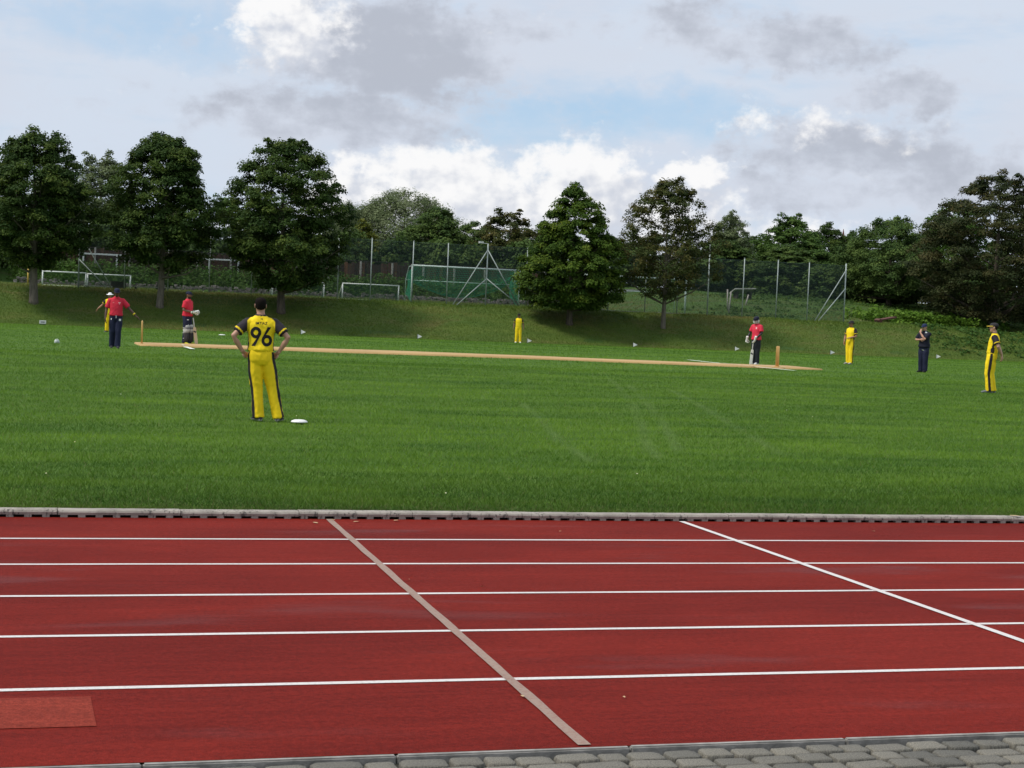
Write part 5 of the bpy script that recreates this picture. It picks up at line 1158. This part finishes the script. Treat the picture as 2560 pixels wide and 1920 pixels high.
az = math.atan2(26.5, 57.0); vl = Vector((-math.cos(az), math.sin(az), 0))
q = Vector((26.5, 57.0, 0))+vl*.235+Vector((0, -.16, 0)); bat('white faced bat standing upright beside the helmeted batsman', (q.x, q.y, tz(q.x, q.y)+.02), -az, (R(2), R(4), 0), M_face, M_gripw)
az = math.atan2(5.71, 56.3); q = Vector((5.71+.31, 56.3-.10, 0)); bat('wooden bat leaning at the legs of the left batsman', (q.x, q.y, tz(q.x, q.y)+.05), -az, (R(-2), R(-9), 0), M_willow, M_gripw)
M_stump = pmat('varnished_ash', (0.62, 0.39, 0.14), (0.54, 0.32, 0.10), 5, 0.45, stretch=(3, 3, .3))
def wicket(label, x, y):
    z = tz(x, y)+.05; root = empty('wicket', (x, y, z)); tag(root, label, 'wicket', 'the two wickets of the pitch')
    b = MB(); b.box((0, 0, .012), (.09, .30, .024)); b.build('base_plate', M_stump, root, bevel=.004)
    for dy in (-.095, 0, .095):
        b = MB(); b.tube([(0, dy, .02), (0, dy, .69), (0, dy, .705), (0, dy, .715)], [.0215, .0215, .018, .010], 12); b.build('stump', M_stump, root, True)
    for dy in (-.048, .048):
        b = MB(); b.tube([(0, dy-.052, .719), (0, dy-.03, .719), (0, dy, .721), (0, dy+.03, .719), (0, dy+.052, .719)], [.005, .008, .011, .008, .005], 8); b.build('bail', M_stump, root, True)
wicket('light wooden wicket at the left end of the tan pitch', 4.12, 54.45); wicket('light wooden wicket at the right end of the tan pitch', 25.9, 53.9)
M_flag = pmat('white_plastic', (0.80, 0.80, 0.77), (0.72, 0.72, 0.70), 6, 0.6)
FL = [(16.24, 'first white boundary flag, right of player 96'), (23.13, 'white boundary flag below the left post of the large goal'), (29.88, 'white boundary flag just right of the small far fielder'), (36.65, 'white boundary flag below and between the two right bank trees'),
      (43.41, 'white boundary flag just left of the helmeted batsman'), (49.98, 'white boundary flag left of the fielder in the dark wide hat'), (57.56, 'white boundary flag right of the umpire in navy')]
for i, (x, lb) in enumerate(FL):
    y = 96.45; root = empty('boundary_flag', (x, y, tz(x, y)), R(-14+random.uniform(-6, 6)))
    b = MB(); b.tube([(0, 0, -.03), (0, 0, .30)], .014, 8); b.build('stake', M_grip, root, True)
    V = []; n = 6
    for sgn in (-1, 1):
        for k in range(n+1):
            u = k/n; wv = .012*math.sin(u*5+i); hgt = .125*(1-u)
            V += [(.01+.28*u, wv+sgn*.006, .165-hgt), (.01+.28*u, wv+sgn*.006, .165+hgt)]
    m_ = 2*(n+1); F = []
    for k in range(n):
        a = 2*k; F += [(a, a+2, a+3, a+1), (m_+a, m_+a+1, m_+a+3, m_+a+2), (a, m_+a, m_+a+2, a+2), (a+1, a+3, m_+a+3, m_+a+1)]
    b = MB(); b.add(V, F); b.build('pennant', M_flag, root); tag(root, lb, 'flag', 'white boundary flags along the bank foot')
def disc(label, x, y, r):
    root = empty('marker_disc', (x, y, tz(x, y)+.006)); b = MB(); b.lathe([(r, .0), (r, .008), (r*.92, .020), (r*.6, .034), (r*.45, .036), (r*.35, .030)], 28); b.build('disc', M_flag, root, True); tag(root, label, 'marker', 'white field markers'); return root
disc('flat white marker disc on the grass beside player 96', 3.89, 22.95, .115).location.z += .018
disc('small white marker disc on the grass in the far left field', 9.58, 78.6, .16)
root = empty('marker_bag', (1.5, 53.3, tz(1.5, 53.3)), .3); b = MB(); b.loft([[Vector((w*math.cos(t), .7*w*math.sin(t), z+.012*math.sin(3*t))) for t in np.linspace(0, 2*math.pi, 13)[:-1]] for z, w in ((0, .08), (.03, .085), (.07, .075), (.10, .06), (.105, .02))])
b.build('bag', pmat('clear_white_plastic', (.5, .55, .5), (.4, .45, .4), 20, .5), root, True); b = MB(); b.tube([(-.04, 0, .10), (-.03, 0, .13), (.03, 0, .13), (.04, 0, .10)], .005, 5); b.build('handle', M_flag, root); tag(root, 'small crumpled whitish bag on the grass left of the man in the red polo', 'bag')
root = empty('sign_board', (1.93, 96.6, tz(1.93, 96.6))); b = MB(); b.box((0, 0, .16), (.36, .06, .18)); b.build('board', M_flag, root, bevel=.006); b = MB(); b.box((0, -.033, .16), (.22, .006, .05)); b.build('dark_band', M_grip, root)
b = MB(); b.box((0, 0, .03), (.3, .10, .06)); b.build('foot', M_grip, root); tag(root, 'small white sign board at the foot of the bank below the leftmost maple', 'sign')
bpy.data.scenes.remove(WS)
bpy.context.view_layer.update()
